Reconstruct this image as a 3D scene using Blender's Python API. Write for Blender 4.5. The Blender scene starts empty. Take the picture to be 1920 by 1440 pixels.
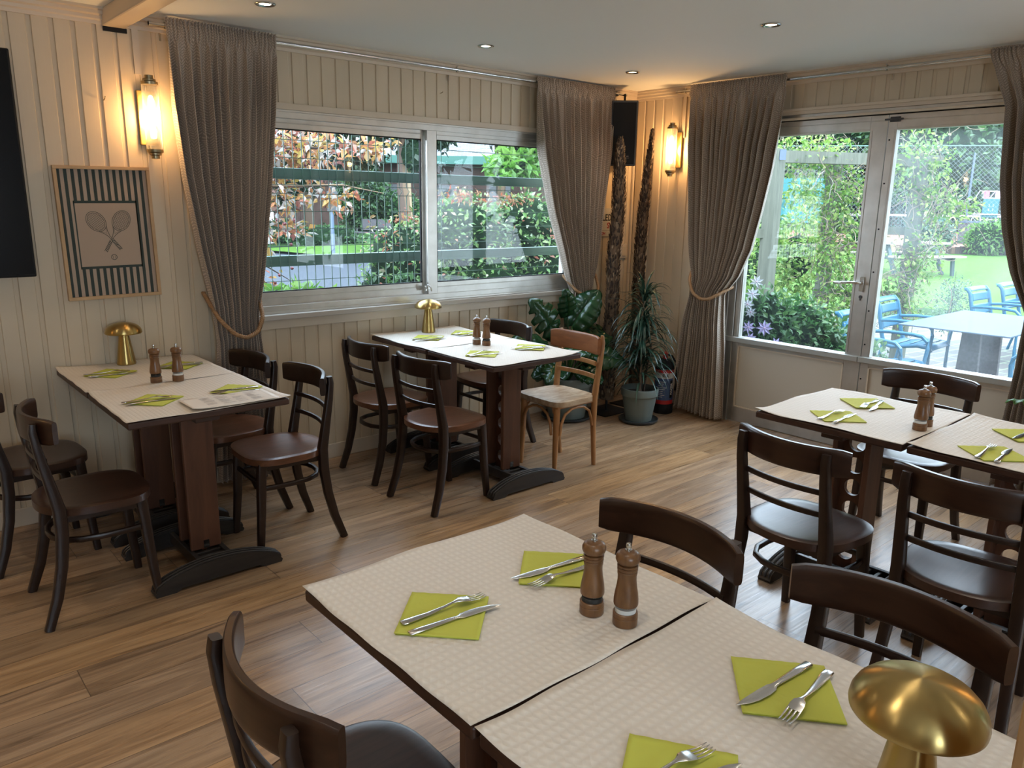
import bpy, math, random
import numpy as np
from mathutils import Vector, Matrix
random.seed(7)
PI = math.pi
S = bpy.context.scene
COL = S.collection
# ------------------------------------------------------------------ camera
CAM_LOC = Vector((-5.019, -4.2944, 1.6))
F_PX = 1449.66
yaw, pitch, roll = math.radians(41.079), math.radians(13.193), math.radians(0.844)
fw = Vector((math.sin(yaw)*math.cos(pitch), math.cos(yaw)*math.cos(pitch), -math.sin(pitch)))
rt = Vector((math.cos(yaw), -math.sin(yaw), 0)); up = rt.cross(fw)
r2 = math.cos(roll)*rt + math.sin(roll)*up; u2 = -math.sin(roll)*rt + math.cos(roll)*up
cd = bpy.data.cameras.new('camera'); cam = bpy.data.objects.new('camera', cd); COL.objects.link(cam)
cd.sensor_width = 36; cd.lens = F_PX*36/1920; cd.clip_start = 0.05; cd.clip_end = 300
M = Matrix.Identity(4)
for i in range(3):
    M[i][0] = r2[i]; M[i][1] = u2[i]; M[i][2] = -fw[i]; M[i][3] = CAM_LOC[i]
cam.matrix_world = M
S.camera = cam
# ------------------------------------------------------------------ world, sun, exposure
w = bpy.data.worlds.new('sky'); S.world = w; w.use_nodes = True
nt = w.node_tree; nt.nodes.clear()
wo = nt.nodes.new('ShaderNodeOutputWorld'); bg = nt.nodes.new('ShaderNodeBackground')
tc = nt.nodes.new('ShaderNodeTexCoord'); sp = nt.nodes.new('ShaderNodeSeparateXYZ'); cr = nt.nodes.new('ShaderNodeValToRGB')
nt.links.new(tc.outputs['Generated'], sp.inputs[0]); nt.links.new(sp.outputs[2], cr.inputs[0])
cr.color_ramp.elements[0].color = (0.74, 0.86, 1.0, 1); cr.color_ramp.elements[1].color = (0.58, 0.77, 1.0, 1)
nt.links.new(cr.outputs[0], bg.inputs[0]); bg.inputs[1].default_value = 8.0
nt.links.new(bg.outputs[0], wo.inputs[0])
sd = bpy.data.lights.new('sun', 'SUN'); sd.energy = 2.0; sd.angle = math.radians(12); sd.color = (1, .96, .88)
sun = bpy.data.objects.new('sun', sd); COL.objects.link(sun)
sun.rotation_euler = Vector((0.25, 0.45, -1.0)).to_track_quat('-Z', 'Y').to_euler()
S.view_settings.view_transform = 'Standard'; S.view_settings.look = 'None'
S.view_settings.gamma = 1; S.view_settings.use_curve_mapping = False
S.view_settings.exposure = 0.72
S.cycles.max_bounces = 10; S.cycles.diffuse_bounces = 5; S.cycles.transparent_max_bounces = 24
S.cycles.sample_clamp_indirect = 4.0
S.cycles.caustics_reflective = False; S.cycles.caustics_refractive = False
CEIL = 2.468

# ------------------------------------------------------------------ helpers
def mat(name, col, rough=.5, metal=0, **k):
    m = bpy.data.materials.new(name); m.use_nodes = True
    b = m.node_tree.nodes['Principled BSDF']
    b.inputs['Base Color'].default_value = (*col, 1); b.inputs['Roughness'].default_value = rough
    b.inputs['Metallic'].default_value = metal
    for kk, v in k.items(): b.inputs[kk.replace('_', ' ')].default_value = v
    return m
class N:
    """tiny node helper"""
    def __init__(s, m): s.t = m.node_tree; s.b = s.t.nodes.get('Principled BSDF'); s.o = s.t.nodes.get('Material Output')
    def n(s, ty, ins=None, **a):
        x = s.t.nodes.new(ty)
        for k, v in a.items(): setattr(x, k, v)
        for k, v in (ins or {}).items():
            if isinstance(v, bpy.types.NodeSocket): s.t.links.new(v, x.inputs[k])
            else: x.inputs[k].default_value = v
        return x
    def m(s, op, a, b=0.0, c=0.0): return s.n('ShaderNodeMath', {0: a, 1: b, 2: c}, operation=op).outputs[0]
    def l(s, a, b): s.t.links.new(a, b)
    def ramp(s, f, stops):
        r = s.n('ShaderNodeValToRGB', {0: f}); e = r.color_ramp.elements
        while len(e) < len(stops): e.new(.5)
        for i, (p_, c) in enumerate(stops): e[i].position = p_; e[i].color = (*c, 1)
        return r.outputs[0]
    def bump(s, h, st, d=.01):
        x = s.n('ShaderNodeBump', {'Height': h, 'Strength': st, 'Distance': d}); s.l(x.outputs[0], s.b.inputs['Normal'])

class MB:
    def __init__(s): s.v = []; s.f = []; s.mi = []; s.cur = 0
    def add(s, vs, fs):
        o = len(s.v); s.v += [tuple(v) for v in vs]; s.f += [tuple(i+o for i in f) for f in fs]; s.mi += [s.cur]*len(fs); return s
    def box(s, x0, x1, y0, y1, z0, z1, M=None):
        v = [(x, y, z) for z in (z0, z1) for y in (y0, y1) for x in (x0, x1)]
        if M: v = [M @ Vector(a) for a in v]
        return s.add(v, [(0,2,3,1),(4,5,7,6),(0,1,5,4),(2,6,7,3),(0,4,6,2),(1,3,7,5)])
    def lathe(s, prof, n=32, c=(0,0,0), M=None, rib=None):
        vs = []
        for r, z in prof:
            for i in range(n):
                a = 2*PI*i/n; rr = r*(1+(rib[1]*math.cos(rib[0]*a) if rib else 0))
                vs.append((c[0]+rr*math.cos(a), c[1]+rr*math.sin(a), c[2]+z))
        if M: vs = [M @ Vector(a) for a in vs]
        k = len(prof); fs = [(j*n+i, j*n+(i+1)%n, (j+1)*n+(i+1)%n, (j+1)*n+i) for j in range(k-1) for i in range(n)]
        fs.append(tuple(range(n-1, -1, -1))); fs.append(tuple((k-1)*n+i for i in range(n)))
        return s.add(vs, fs)
    def sweep(s, pts, A, B=None, n=8, up=(0,0,1), pw=2.0, closed=False):
        """superellipse section swept along pts; A = half width (side), B = half height"""
        pts = [Vector(q) for q in pts]; k = len(pts); B = A if B is None else B
        A = A if isinstance(A, (list, tuple)) else [A]*k; B = B if isinstance(B, (list, tuple)) else [B]*k
        upv = Vector(up); vs = []; prev = None
        for i, q in enumerate(pts):
            if closed: t = pts[(i+1) % k]-pts[i-1]
            else: t = pts[min(i+1, k-1)]-pts[max(i-1, 0)]
            t.normalize(); sd_ = t.cross(upv)
            if sd_.length < 1e-3: sd_ = prev or t.orthogonal()
            sd_.normalize(); prev = sd_; u = sd_.cross(t)
            for j in range(n):
                a = 2*PI*(j+.5)/n; c_, s_ = math.cos(a), math.sin(a)
                e = 2/pw; x = math.copysign(abs(c_)**e, c_); y = math.copysign(abs(s_)**e, s_)
                vs.append(q+sd_*(A[i]*x)+u*(B[i]*y))
        fs = [(i*n+j, i*n+(j+1) % n, ((i+1) % k)*n+(j+1) % n, ((i+1) % k)*n+j) for i in range(k if closed else k-1) for j in range(n)]
        if not closed: fs += [tuple(range(n-1, -1, -1)), tuple((k-1)*n+j for j in range(n))]
        return s.add(vs, fs)
    def prism(s, poly, a0, a1, ax='z', M=None):
        """2D polygon extruded along axis ax"""
        def P(p, h): return {'z': (p[0], p[1], h), 'y': (p[0], h, p[1]), 'x': (h, p[0], p[1])}[ax]
        n = len(poly); vs = [P(p, a0) for p in poly]+[P(p, a1) for p in poly]
        if M: vs = [M @ Vector(v) for v in vs]
        return s.add(vs, [tuple(range(n-1, -1, -1)), tuple(range(n, 2*n))]+[(i, (i+1) % n, n+(i+1) % n, n+i) for i in range(n)])
    def grid(s, fn, nu, nv):
        vs = [fn(i/nu, j/nv) for j in range(nv+1) for i in range(nu+1)]; W = nu+1
        return s.add(vs, [(j*W+i, j*W+i+1, (j+1)*W+i+1, (j+1)*W+i) for j in range(nv) for i in range(nu)])
    def build(s, name, m=None, parent=None, smooth=.7, loc=None, rz=0, kind=None, label=None, cat=None, group=None, solid=0, bevel=0, uv=None):
        me = bpy.data.meshes.new(name); me.from_pydata(s.v, [], s.f); me.update()
        ms = m if isinstance(m, (list, tuple)) else [m]
        for x in ms:
            if x: me.materials.append(x)
        if len(ms) > 1: me.polygons.foreach_set('material_index', s.mi)
        if smooth:
            me.shade_smooth() if hasattr(me, 'shade_smooth') else None
            me.set_sharp_from_angle(angle=smooth)
        if uv:
            L = me.uv_layers.new(name='UVMap'); d = [c for lp in me.loops for c in uv[lp.vertex_index]]; L.data.foreach_set('uv', d)
        o = bpy.data.objects.new(name, me); COL.objects.link(o)
        if parent: o.parent = parent
        if loc: o.location = loc
        if rz: o.rotation_euler.z = rz
        if solid: q = o.modifiers.new('s', 'SOLIDIFY'); q.thickness = solid; q.offset = 0
        if bevel: q = o.modifiers.new('b', 'BEVEL'); q.width = bevel; q.segments = 2; q.limit_method = 'ANGLE'
        tag(o, label, cat, group, kind)
        return o
def tag(o, label=None, cat=None, group=None, kind=None):
    for k, v in (('label', label), ('category', cat), ('group', group), ('kind', kind)):
        if v: o[k] = v
    return o
def thing(name, label, cat, loc=(0,0,0), rz=0, group=None, kind=None):
    o = bpy.data.objects.new(name, None); COL.objects.link(o); o.location = loc; o.rotation_euler.z = rz
    o.empty_display_size = .1
    return tag(o, label, cat, group, kind)
def dup(o, loc=None, rz=None, label=None, group=None, parent=None):
    c = o.copy(); COL.objects.link(c)
    if parent: c.parent = parent
    if loc: c.location = loc
    if rz is not None: c.rotation_euler.z = rz
    if label: c['label'] = label
    if group: c['group'] = group
    for ch in list(o.children): dup(ch, parent=c)
    return c
def text(name, txt, size, m, parent, M, ext=.0004, wmax=None, bend=None, bold=0, label=None):
    cu = bpy.data.curves.new(name, 'FONT'); cu.body = txt; cu.size = size; cu.extrude = ext; cu.align_x = 'CENTER'; cu.align_y = 'CENTER'; cu.offset = bold
    cu.resolution_u = 2
    t = bpy.data.objects.new(name, cu); COL.objects.link(t); bpy.context.view_layer.update()
    me = bpy.data.meshes.new_from_object(t.evaluated_get(bpy.context.evaluated_depsgraph_get()))
    bpy.data.objects.remove(t)
    if wmax:
        xs = [v.co.x for v in me.vertices]; k = wmax/(max(xs)-min(xs))
        for v in me.vertices: v.co.x *= k
    if bend:
        for v in me.vertices:
            a = v.co.x/bend; r = bend+v.co.z; v.co = Vector((r*math.sin(a), v.co.y, r*math.cos(a)))
    me.transform(M); me.materials.clear(); me.materials.append(m)
    o = bpy.data.objects.new(name, me); COL.objects.link(o); o.parent = parent
    return o
def T(x, y, z): return Matrix.Translation((x, y, z))
def R(d, ax): return Matrix.Rotation(math.radians(d), 4, ax)

# ------------------------------------------------------------------ materials
def wood(name, c1, c2, rough=.4, scale=(2, 22, 22), spec=.5, bump=.15, c3=None, coat=0):
    m = mat(name, c1, rough); g = N(m)
    tcn = g.n('ShaderNodeTexCoord'); mp = g.n('ShaderNodeMapping', {'Vector': tcn.outputs['Object'], 'Scale': scale})
    ns = g.n('ShaderNodeTexNoise', {'Vector': mp.outputs[0], 'Scale': 1.6, 'Detail': 6, 'Roughness': .6, 'Distortion': .8})
    c = g.ramp(ns.outputs[0], [(.3, c1), (.68, c2)]); g.l(c, g.b.inputs['Base Color'])
    g.b.inputs['Specular IOR Level'].default_value = spec
    if coat: g.b.inputs['Coat Weight'].default_value = coat; g.b.inputs['Coat Roughness'].default_value = .25
    if bump: g.bump(ns.outputs[0], bump, .002)
    return m
M_chair = wood('dark_walnut_stain', (.011, .0048, .003), (.021, .009, .0052), .33)
M_seat = wood('worn_walnut_seat', (.075, .03, .0145), (.15, .062, .031), .3, scale=(3, 30, 30))
M_seatd = wood('dark_worn_seat', (.028, .0125, .008), (.05, .022, .013), .3, scale=(3, 30, 30))
M_rail = wood('glossy_brown_rail', (.020, .008, .0042), (.04, .016, .008), .28, scale=(20, 2, 20))
M_honey = wood('honey_beech', (.22, .095, .03), (.36, .17, .06), .38, scale=(14, 14, 2))
M_honeyrail = wood('reddish_beech_rail', (.17, .06, .022), (.26, .10, .038), .35, scale=(20, 2, 20))
M_worn = wood('worn_pale_seat', (.26, .15, .075), (.50, .38, .25), .55, scale=(5, 16, 16))
M_tcol = wood('mahogany_panel', (.06, .022, .011), (.11, .043, .021), .42, scale=(14, 14, 1.5))
M_ttop = wood('dark_table_edge', (.03, .012, .007), (.055, .022, .012), .45)
M_base = wood('blackened_oak', (.012, .010, .009), (.03, .024, .02), .42)
M_mill = wood('turned_acacia', (.10, .042, .015), (.20, .095, .036), .33, scale=(26, 26, 5))
M_oak = wood('pale_oak_frame', (.40, .25, .12), (.52, .34, .18), .5, scale=(3, 20, 3))
M_post = wood('grey_treated_timber', (.055, .06, .042), (.10, .105, .078), .8, scale=(20, 20, 1.5))
M_grey = wood('weathered_bench_wood', (.055, .048, .05), (.10, .09, .095), .8)
M_pillar = wood('light_wood_post', (.35, .2, .09), (.45, .28, .13), .5, scale=(16, 16, 1))
M_wall = mat('cream_paint', (.60, .50, .365), .42)
g = N(M_wall); tcn = g.n('ShaderNodeTexCoord')
mp = g.n('ShaderNodeMapping', {'Vector': tcn.outputs['Object'], 'Scale': (30, 30, 1.2)})
ns = g.n('ShaderNodeTexNoise', {'Vector': mp.outputs[0], 'Scale': 2.5, 'Detail': 4}); g.bump(ns.outputs[0], .25, .0015)
ns2 = g.n('ShaderNodeTexNoise', {'Vector': tcn.outputs['Object'], 'Scale': 2.2, 'Detail': 3})
g.l(g.ramp(ns2.outputs[0], [(.3, (.56, .465, .335)), (.7, (.62, .515, .375))]), g.b.inputs['Base Color'])
M_trim = mat('cream_trim', (.60, .51, .40), .4)
M_ceil = mat('ceiling_white', (.84, .875, .885), .8)
M_panel = mat('door_panel_cream', (.50, .45, .37), .5)
M_alu = mat('brushed_aluminium', (.50, .485, .45), .36, .75)
g = N(M_alu); tcn = g.n('ShaderNodeTexCoord'); ns = g.n('ShaderNodeTexNoise', {'Vector': tcn.outputs['Object'], 'Scale': 9, 'Detail': 5})
g.l(g.ramp(ns.outputs[0], [(.3, (.45, .435, .40)), (.7, (.56, .545, .51))]), g.b.inputs['Base Color'])
M_steel = mat('polished_steel', (.62, .61, .59), .2, 1)
M_sill = mat('worn_stone_sill', (.42, .39, .35), .6)
M_galv = mat('grey_sill_metal', (.40, .41, .39), .45, .5)
M_black = mat('matt_black', (.009, .009, .010), .65, Specular_IOR_Level=.25)
M_dgrey = mat('dark_grey_plastic', (.045, .047, .05), .45)
M_screen = mat('tv_screen', (.005, .005, .006), .25, Specular_IOR_Level=.2)
M_white = mat('white_plastic', (.72, .68, .6), .4)
M_brass = mat('brushed_brass', (.46, .33, .125), .3, 1)
g = N(M_brass); tg = g.n('ShaderNodeTangent', direction_type='RADIAL', axis='Z'); g.l(tg.outputs[0], g.b.inputs['Tangent']); g.b.inputs['Anisotropic'].default_value = .85; g.b.inputs['Anisotropic Rotation'].default_value = .25
M_brassd = mat('aged_brass', (.30, .24, .14), .35, 1)
M_lime = mat('lime_paper', (.50, .52, .075), .85)
g = N(M_lime); tcn = g.n('ShaderNodeTexCoord'); ns = g.n('ShaderNodeTexNoise', {'Vector': tcn.outputs['Object'], 'Scale': 30, 'Detail': 3}); g.bump(ns.outputs[0], .5, .004)
M_paper = mat('embossed_table_paper', (.67, .615, .54), .62)
g = N(M_paper); tcn = g.n('ShaderNodeTexCoord'); sx = g.n('ShaderNodeSeparateXYZ', {0: tcn.outputs['Object']})
a = g.m('SINE', g.m('MULTIPLY', sx.outputs[0], 2*PI/.017)); b_ = g.m('SINE', g.m('MULTIPLY', sx.outputs[1], 2*PI/.022))
h = g.m('MULTIPLY', g.m('GREATER_THAN', a, .1), g.m('GREATER_THAN', b_, -.1))
sm = g.m('MULTIPLY', g.m('SMOOTH_MIN', a, b_, .6), 1.0)
g.bump(sm, .32, .002)
mx = g.n('ShaderNodeMix', {0: g.m('MULTIPLY_ADD', sm, .35, .5), 6: (.62, .565, .495, 1), 7: (.71, .655, .58, 1)}, data_type='RGBA')
g.l(mx.outputs[2], g.b.inputs['Base Color'])
M_menu = mat('menu_paper', (.68, .62, .55), .6)
M_ink = mat('grey_ink', (.22, .2, .19), .7)
M_pot = mat('grey_green_pot', (.125, .15, .135), .55)
M_saucer = mat('dark_saucer', (.03, .04, .045), .4)
M_soil = mat('potting_soil', (.03, .022, .015), .95)
M_red = mat('extinguisher_red', (.45, .02, .02), .35)
M_lblue = mat('label_blue', (.05, .09, .2), .5)
M_lwhite = mat('label_white', (.62, .6, .57), .5)
M_black2 = mat('black_ink', (.02, .02, .02), .6)
M_dred = mat('sign_red', (.33, .025, .03), .6)
M_sign = mat('sign_white', (.55, .52, .46), .5)
M_pink = mat('print_blush', (.47, .33, .255), .7)
M_ink2 = mat('print_dark_green', (.022, .035, .032), .7)
M_salt = mat('salt', (.7, .69, .66), .7)
M_pepper = mat('peppercorns', (.02, .018, .016), .7)
M_teal = mat('green_coated_steel', (.04, .115, .085), .4)
M_blue = mat('teal_blue_enamel', (.014, .085, .15), .4, Specular_IOR_Level=.3)
M_otab = mat('pale_grey_table', (.075, .098, .135), .7, Specular_IOR_Level=.1)
M_pole = mat('painted_pole', (.055, .08, .12), .4)
M_wire = mat('galvanised_wire', (.16, .19, .19), .5)
M_gwire = mat('green_wire', (.05, .11, .08), .5)
M_tealf = mat('teal_canvas', (.013, .11, .12), .7)
M_awn = mat('sea_green_fascia', (.022, .09, .07), .6)
M_plum = mat('dark_red_fruit', (.09, .01, .015), .35)
M_wsteel = mat('white_steel', (.36, .36, .38), .4)
M_pinkt = mat('pink_towel', (.7, .12, .2), .7)

def glass(name, haze=0.0, spec=1.0):
    m = bpy.data.materials.new(name); m.use_nodes = True; g = N(m); g.t.nodes.remove(g.b)
    tr = g.n('ShaderNodeBsdfTransparent', {'Color': (.97, .985, .98, 1)}); gl = g.n('ShaderNodeBsdfGlossy', {'Color': (1, 1, 1, 1), 'Roughness': .015})
    ge = g.n('ShaderNodeNewGeometry'); fr0 = g.n('ShaderNodeFresnel', {'IOR': g.m('MULTIPLY_ADD', ge.outputs['Backfacing'], 1/1.5-1.5, 1.5)}); fr = g.n('ShaderNodeMath', {0: fr0.outputs[0], 1: .27}, operation='MULTIPLY'); mx = g.n('ShaderNodeMixShader', {0: fr.outputs[0], 1: tr.outputs[0], 2: gl.outputs[0]})
    out = mx.outputs[0]
    if haze:
        tcn = g.n('ShaderNodeTexCoord'); ns = g.n('ShaderNodeTexNoise', {'Vector': tcn.outputs['Object'], 'Scale': 3.0, 'Detail': 5})
        tl = g.n('ShaderNodeBsdfTranslucent', {'Color': (.85, .92, .95, 1)})
        mr = g.n('ShaderNodeMapRange', {0: ns.outputs[0], 1: .35, 2: .7, 3: haze*.5, 4: haze*1.6})
        m2 = g.n('ShaderNodeMixShader', {0: mr.outputs[0], 1: out, 2: tl.outputs[0]}); out = m2.outputs[0]
    g.l(out, g.o.inputs[0]); return m
M_glass = glass('window_glass', .004); M_glassh = glass('hazy_glass', .03); M_glassc = glass('clear_plastic')
M_picglass = glass('picture_glass')
m = M_tube = bpy.data.materials.new('ribbed_glass'); m.use_nodes = True; g = N(m); g.t.nodes.remove(g.b)
tr = g.n('ShaderNodeBsdfTransparent', {'Color': (1, .97, .9, 1)}); tl = g.n('ShaderNodeBsdfTranslucent', {'Color': (1, .95, .85, 1)}); gl = g.n('ShaderNodeBsdfGlossy', {'Roughness': .08})
m1 = g.n('ShaderNodeMixShader', {0: .16, 1: tr.outputs[0], 2: tl.outputs[0]}); m2 = g.n('ShaderNodeMixShader', {0: .12, 1: m1.outputs[0], 2: gl.outputs[0]}); g.l(m2.outputs[0], g.o.inputs[0])
def emis(name, c, s):
    m = bpy.data.materials.new(name); m.use_nodes = True; g = N(m); g.t.nodes.remove(g.b)
    e = g.n('ShaderNodeEmission', {'Color': (*c, 1), 'Strength': s}); g.l(e.outputs[0], g.o.inputs[0]); return m
M_bulb = emis('warm_bulb', (1, .66, .30), 9); M_spot = emis('downlight_led', (1, .82, .55), 7)

# floor: oak-look planks running along X
M_floor = mat('oak_plank_floor', (.3, .18, .1), .36)
g = N(M_floor); tcn = g.n('ShaderNodeTexCoord'); sx = g.n('ShaderNodeSeparateXYZ', {0: tcn.outputs['Object']})
X, Y = sx.outputs[0], sx.outputs[1]; PW, PL = .19, 1.35
row = g.m('FLOOR', g.m('DIVIDE', Y, PW)); rr = g.n('ShaderNodeTexWhiteNoise', {'W': row}, noise_dimensions='1D').outputs[0]
xo = g.m('ADD', g.m('DIVIDE', X, PL), g.m('MULTIPLY', rr, 7.3)); colm = g.m('FLOOR', xo)
pid = g.m('ADD', g.m('MULTIPLY', row, 13.7), g.m('MULTIPLY', colm, 5.31))
rnd = g.n('ShaderNodeTexWhiteNoise', {'W': pid}, noise_dimensions='1D').outputs[0]
vec = g.n('ShaderNodeCombineXYZ', {0: g.m('ADD', g.m('MULTIPLY', X, 1.1), g.m('MULTIPLY', rnd, 37.)), 1: g.m('MULTIPLY', Y, 13.), 2: g.m('MULTIPLY', rnd, 19.)})
n1 = g.n('ShaderNodeTexNoise', {'Vector': vec.outputs[0], 'Scale': 1.3, 'Detail': 7, 'Roughness': .62, 'Distortion': 1.2})
vec2 = g.n('ShaderNodeCombineXYZ', {0: g.m('ADD', g.m('MULTIPLY', X, 3.), g.m('MULTIPLY', rnd, 7.)), 1: g.m('MULTIPLY', Y, 110.)})
n2 = g.n('ShaderNodeTexNoise', {'Vector': vec2.outputs[0], 'Scale': 1.0, 'Detail': 3})
base = g.ramp(n1.outputs[0], [(.30, (.095, .056, .03)), (.42, (.25, .15, .08)), (.56, (.36, .225, .122)), (.75, (.45, .295, .165))])
fine = g.n('ShaderNodeMix', {0: g.m('MULTIPLY', g.m('SUBTRACT', n2.outputs[0], .35), 1.1), 6: base, 7: (.16, .10, .06, 1)}, data_type='RGBA')
bright = g.n('ShaderNodeHueSaturation', {'Color': fine.outputs[2], 'Value': g.m('MULTIPLY_ADD', rnd, .35, .82), 'Saturation': g.m('MULTIPLY_ADD', rr, .25, .85)})
ey = g.m('ABSOLUTE', g.m('SUBTRACT', g.m('FRACT', g.m('DIVIDE', Y, PW)), .5)); ex = g.m('ABSOLUTE', g.m('SUBTRACT', g.m('FRACT', xo), .5))
gap = g.m('MAXIMUM', g.m('GREATER_THAN', ey, .4925), g.m('GREATER_THAN', ex, .4988))
fc = g.n('ShaderNodeMix', {0: g.m('MULTIPLY', gap, .7), 6: bright.outputs[0], 7: (.05, .03, .02, 1)}, data_type='RGBA'); g.l(fc.outputs[2], g.b.inputs['Base Color'])
g.l(g.m('MULTIPLY_ADD', n2.outputs[0], .22, .19), g.b.inputs['Roughness'])
g.bump(g.m('SUBTRACT', g.m('MULTIPLY', n2.outputs[0], .5), gap), .35, .0015)

# curtain fabric with a small leaf-sprig weave
M_curt = mat('taupe_sprig_fabric', (.2, .16, .12), .6, Sheen_Weight=.3)
g = N(M_curt); tcn = g.n('ShaderNodeTexCoord'); nz = g.n('ShaderNodeTexNoise', {'Vector': tcn.outputs['UV'], 'Scale': 14, 'Detail': 1})
sx = g.n('ShaderNodeSeparateXYZ', {0: tcn.outputs['UV']})
U = g.m('ADD', sx.outputs[0], g.m('MULTIPLY', nz.outputs[0], .03)); V = g.m('ADD', sx.outputs[1], g.m('MULTIPLY', nz.outputs[0], .03))
cu_ = g.m('DIVIDE', U, .019); ci = g.m('FLOOR', cu_); fu = g.m('FRACT', cu_)
sg = g.m('MULTIPLY_ADD', g.m('MODULO', g.m('ABSOLUTE', ci), 2.), 2., -1.)
rc = g.n('ShaderNodeTexWhiteNoise', {'W': ci}, noise_dimensions='1D').outputs[0]
wv = g.m('FRACT', g.m('ADD', g.m('ADD', g.m('DIVIDE', V, .0135), g.m('MULTIPLY', sg, fu)), rc))
ln = g.m('MULTIPLY', g.m('LESS_THAN', wv, .36), g.m('LESS_THAN', g.m('ABSOLUTE', g.m('SUBTRACT', fu, .5)), .42))
cm = g.n('ShaderNodeMix', {0: ln, 6: (.285, .225, .175, 1), 7: (.52, .42, .33, 1)}, data_type='RGBA'); g.l(cm.outputs[2], g.b.inputs['Base Color'])
g.l(g.m('MULTIPLY_ADD', ln, -.22, .62), g.b.inputs['Roughness'])
M_rope = mat('bronze_rope', (.30, .17, .08), .5)

def leafmat(name, stops, tr=.35, rough=.45, spec=.5):
    stops = [(p_, tuple(.44*q for q in c_)) for p_, c_ in stops] if 'gloss' not in name and 'dracaena' not in name else stops
    m = mat(name, stops[0][1], rough); g = N(m); ge = g.n('ShaderNodeNewGeometry')
    c = g.ramp(ge.outputs['Random Per Island'], stops); g.l(c, g.b.inputs['Base Color'])
    tl = g.n('ShaderNodeBsdfTranslucent', {'Color': c}); mx = g.n('ShaderNodeMixShader', {0: tr, 1: g.b.outputs[0], 2: tl.outputs[0]})
    g.l(mx.outputs[0], g.o.inputs[0]); return m
# ------------------------------------------------------------------ room shell
PER, OFF = .09, -4.222+.09*60
def profile_pts(a, b, off):
    """board profile between a and b: raised faces with narrow recessed strips"""
    pts = []; k0 = math.floor((a-off)/PER)-1
    for k in range(k0, int((b-off)/PER)+2):
        x = off+k*PER
        for dx, d in ((-.001, 0), (.003, .0075), (.022, .0075), (.0245, 0)):
            if a < x+dx < b: pts.append((x+dx, d))
    def dep(x):
        f = (x-off) % PER
        return .0075 if .003 <= f <= .022 else 0
    return [(a, dep(a))]+pts+[(b, dep(b))]
def panel(mb, ax, a, b, z0, z1, off=OFF):
    P = profile_pts(a, b, off); vs = []
    for (x, d) in P:
        for z in (z0, z1): vs.append((x, d, z) if ax == 'A' else (d, x, z))
    fs = [(2*i, 2*i+2, 2*i+3, 2*i+1) if ax == 'A' else (2*i+1, 2*i+3, 2*i+2, 2*i) for i in range(len(P)-1)]
    mb.add(vs, fs)
def rect_wall(mb, ax, a0, a1, z0, z1, t0=.02, t1=.12):
    if ax == 'A': mb.box(a0, a1, t0, t1, z0, z1)
    else: mb.box(t0, t1, a0, a1, z0, z1)
# room extents
XL, YB = -7.6, -6.6
W0, W1, WZ0, WZ1 = -3.31, -.685, .955, 2.09      # window opening in wall A
D0, D1, DZ1 = -3.13, -.985, 2.235                # glazed door wall opening in wall B
mb = MB()
for a, b, z0, z1 in ((XL, W0, 0, CEIL), (W0, W1, 0, WZ0), (W0, W1, WZ1+.03, CEIL), (W1, 0.0, 0, CEIL)):
    panel(mb, 'A', a, b, z0, z1); rect_wall(mb, 'A', a, b, z0, z1)
mb.build('wall_left', M_wall, smooth=0, kind='structure')
mb = MB()
for a, b, z0, z1 in ((D1, 0.0, 0, CEIL), (D0, D1, DZ1, CEIL), (-4.75, D0, 0, CEIL), (-6.35, -4.75, 0, .66), (-6.35, -4.75, 2.1, CEIL), (YB, -6.35, 0, CEIL)):
    panel(mb, 'B', a, b, z0, z1, -.105+.09*80-.01); rect_wall(mb, 'B', a, b, z0, z1)
mb.build('wall_right', M_wall, smooth=0, kind='structure')
MB().box(XL-.1, XL, YB, .12, 0, CEIL).build('wall_far_left', M_wall, smooth=0, kind='structure')
MB().box(XL-.1, -6.2, YB-.1, YB, 0, CEIL).box(-4.4, .12, YB-.1, YB, 0, CEIL).box(-6.2, -4.4, YB-.1, YB, 0, .9).box(-6.2, -4.4, YB-.1, YB, 2.15, CEIL).build('wall_back', M_wall, smooth=0, kind='structure')
MB().box(XL-.1, .12, YB-.1, .12, -.08, 0).build('floor', M_floor, smooth=0, kind='structure')
MB().box(XL-.1, .14, YB-.1, .14, CEIL, CEIL+.12).build('ceiling', M_ceil, smooth=0, kind='structure')
# cornice: stepped moulding
cp = [(0, CEIL), (0, 2.396), (-.012, 2.396), (-.014, 2.412), (-.024, 2.418), (-.026, 2.432), (-.04, 2.438), (-.043, 2.452), (-.056, 2.456), (-.056, CEIL)]
MB().prism([(y, z) for y, z in cp], XL, -3.905, 'x').prism(cp, -3.80, 0, 'x').build('trim_1', M_trim, smooth=0, kind='structure')
MB().prism([(x, z) for x, z in cp], YB, 0, 'y').build('trim_2', M_trim, smooth=0, kind='structure')
MB().box(-3.905, -3.80, YB, 0, 2.392, CEIL).build('trim_3', M_trim, smooth=0, kind='structure', bevel=.008)
MB().box(-3.90, -3.795, -.012, 0, 2.372, 2.392).build('trim_4', M_black, smooth=0, kind='structure')
MB().box(XL, 0, -.013, 0, 0, .092).build('baseboard_left', M_trim, smooth=0, kind='structure', bevel=.003)
MB().box(-.013, 0, D1, 0, 0, .092).box(-.013, 0, YB, D0, 0, .092).build('baseboard_right', M_trim, smooth=0, kind='structure', bevel=.003)
# window apron, head strip and sill
MB().box(W0-.05, W1+.03, -.014, 0, WZ1, WZ1+.035).build('trim_5', M_trim, smooth=0, kind='structure', bevel=.002)
MB().box(W0-.04, W1+.05, -.02, 0, .862, .918).build('trim_6', M_trim, smooth=0, kind='structure', bevel=.002)
MB().box(W0-.05, W1+.07, -.055, .1, .918, .948).build('trim_7', M_sill, smooth=0, kind='structure', bevel=.003)
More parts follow.
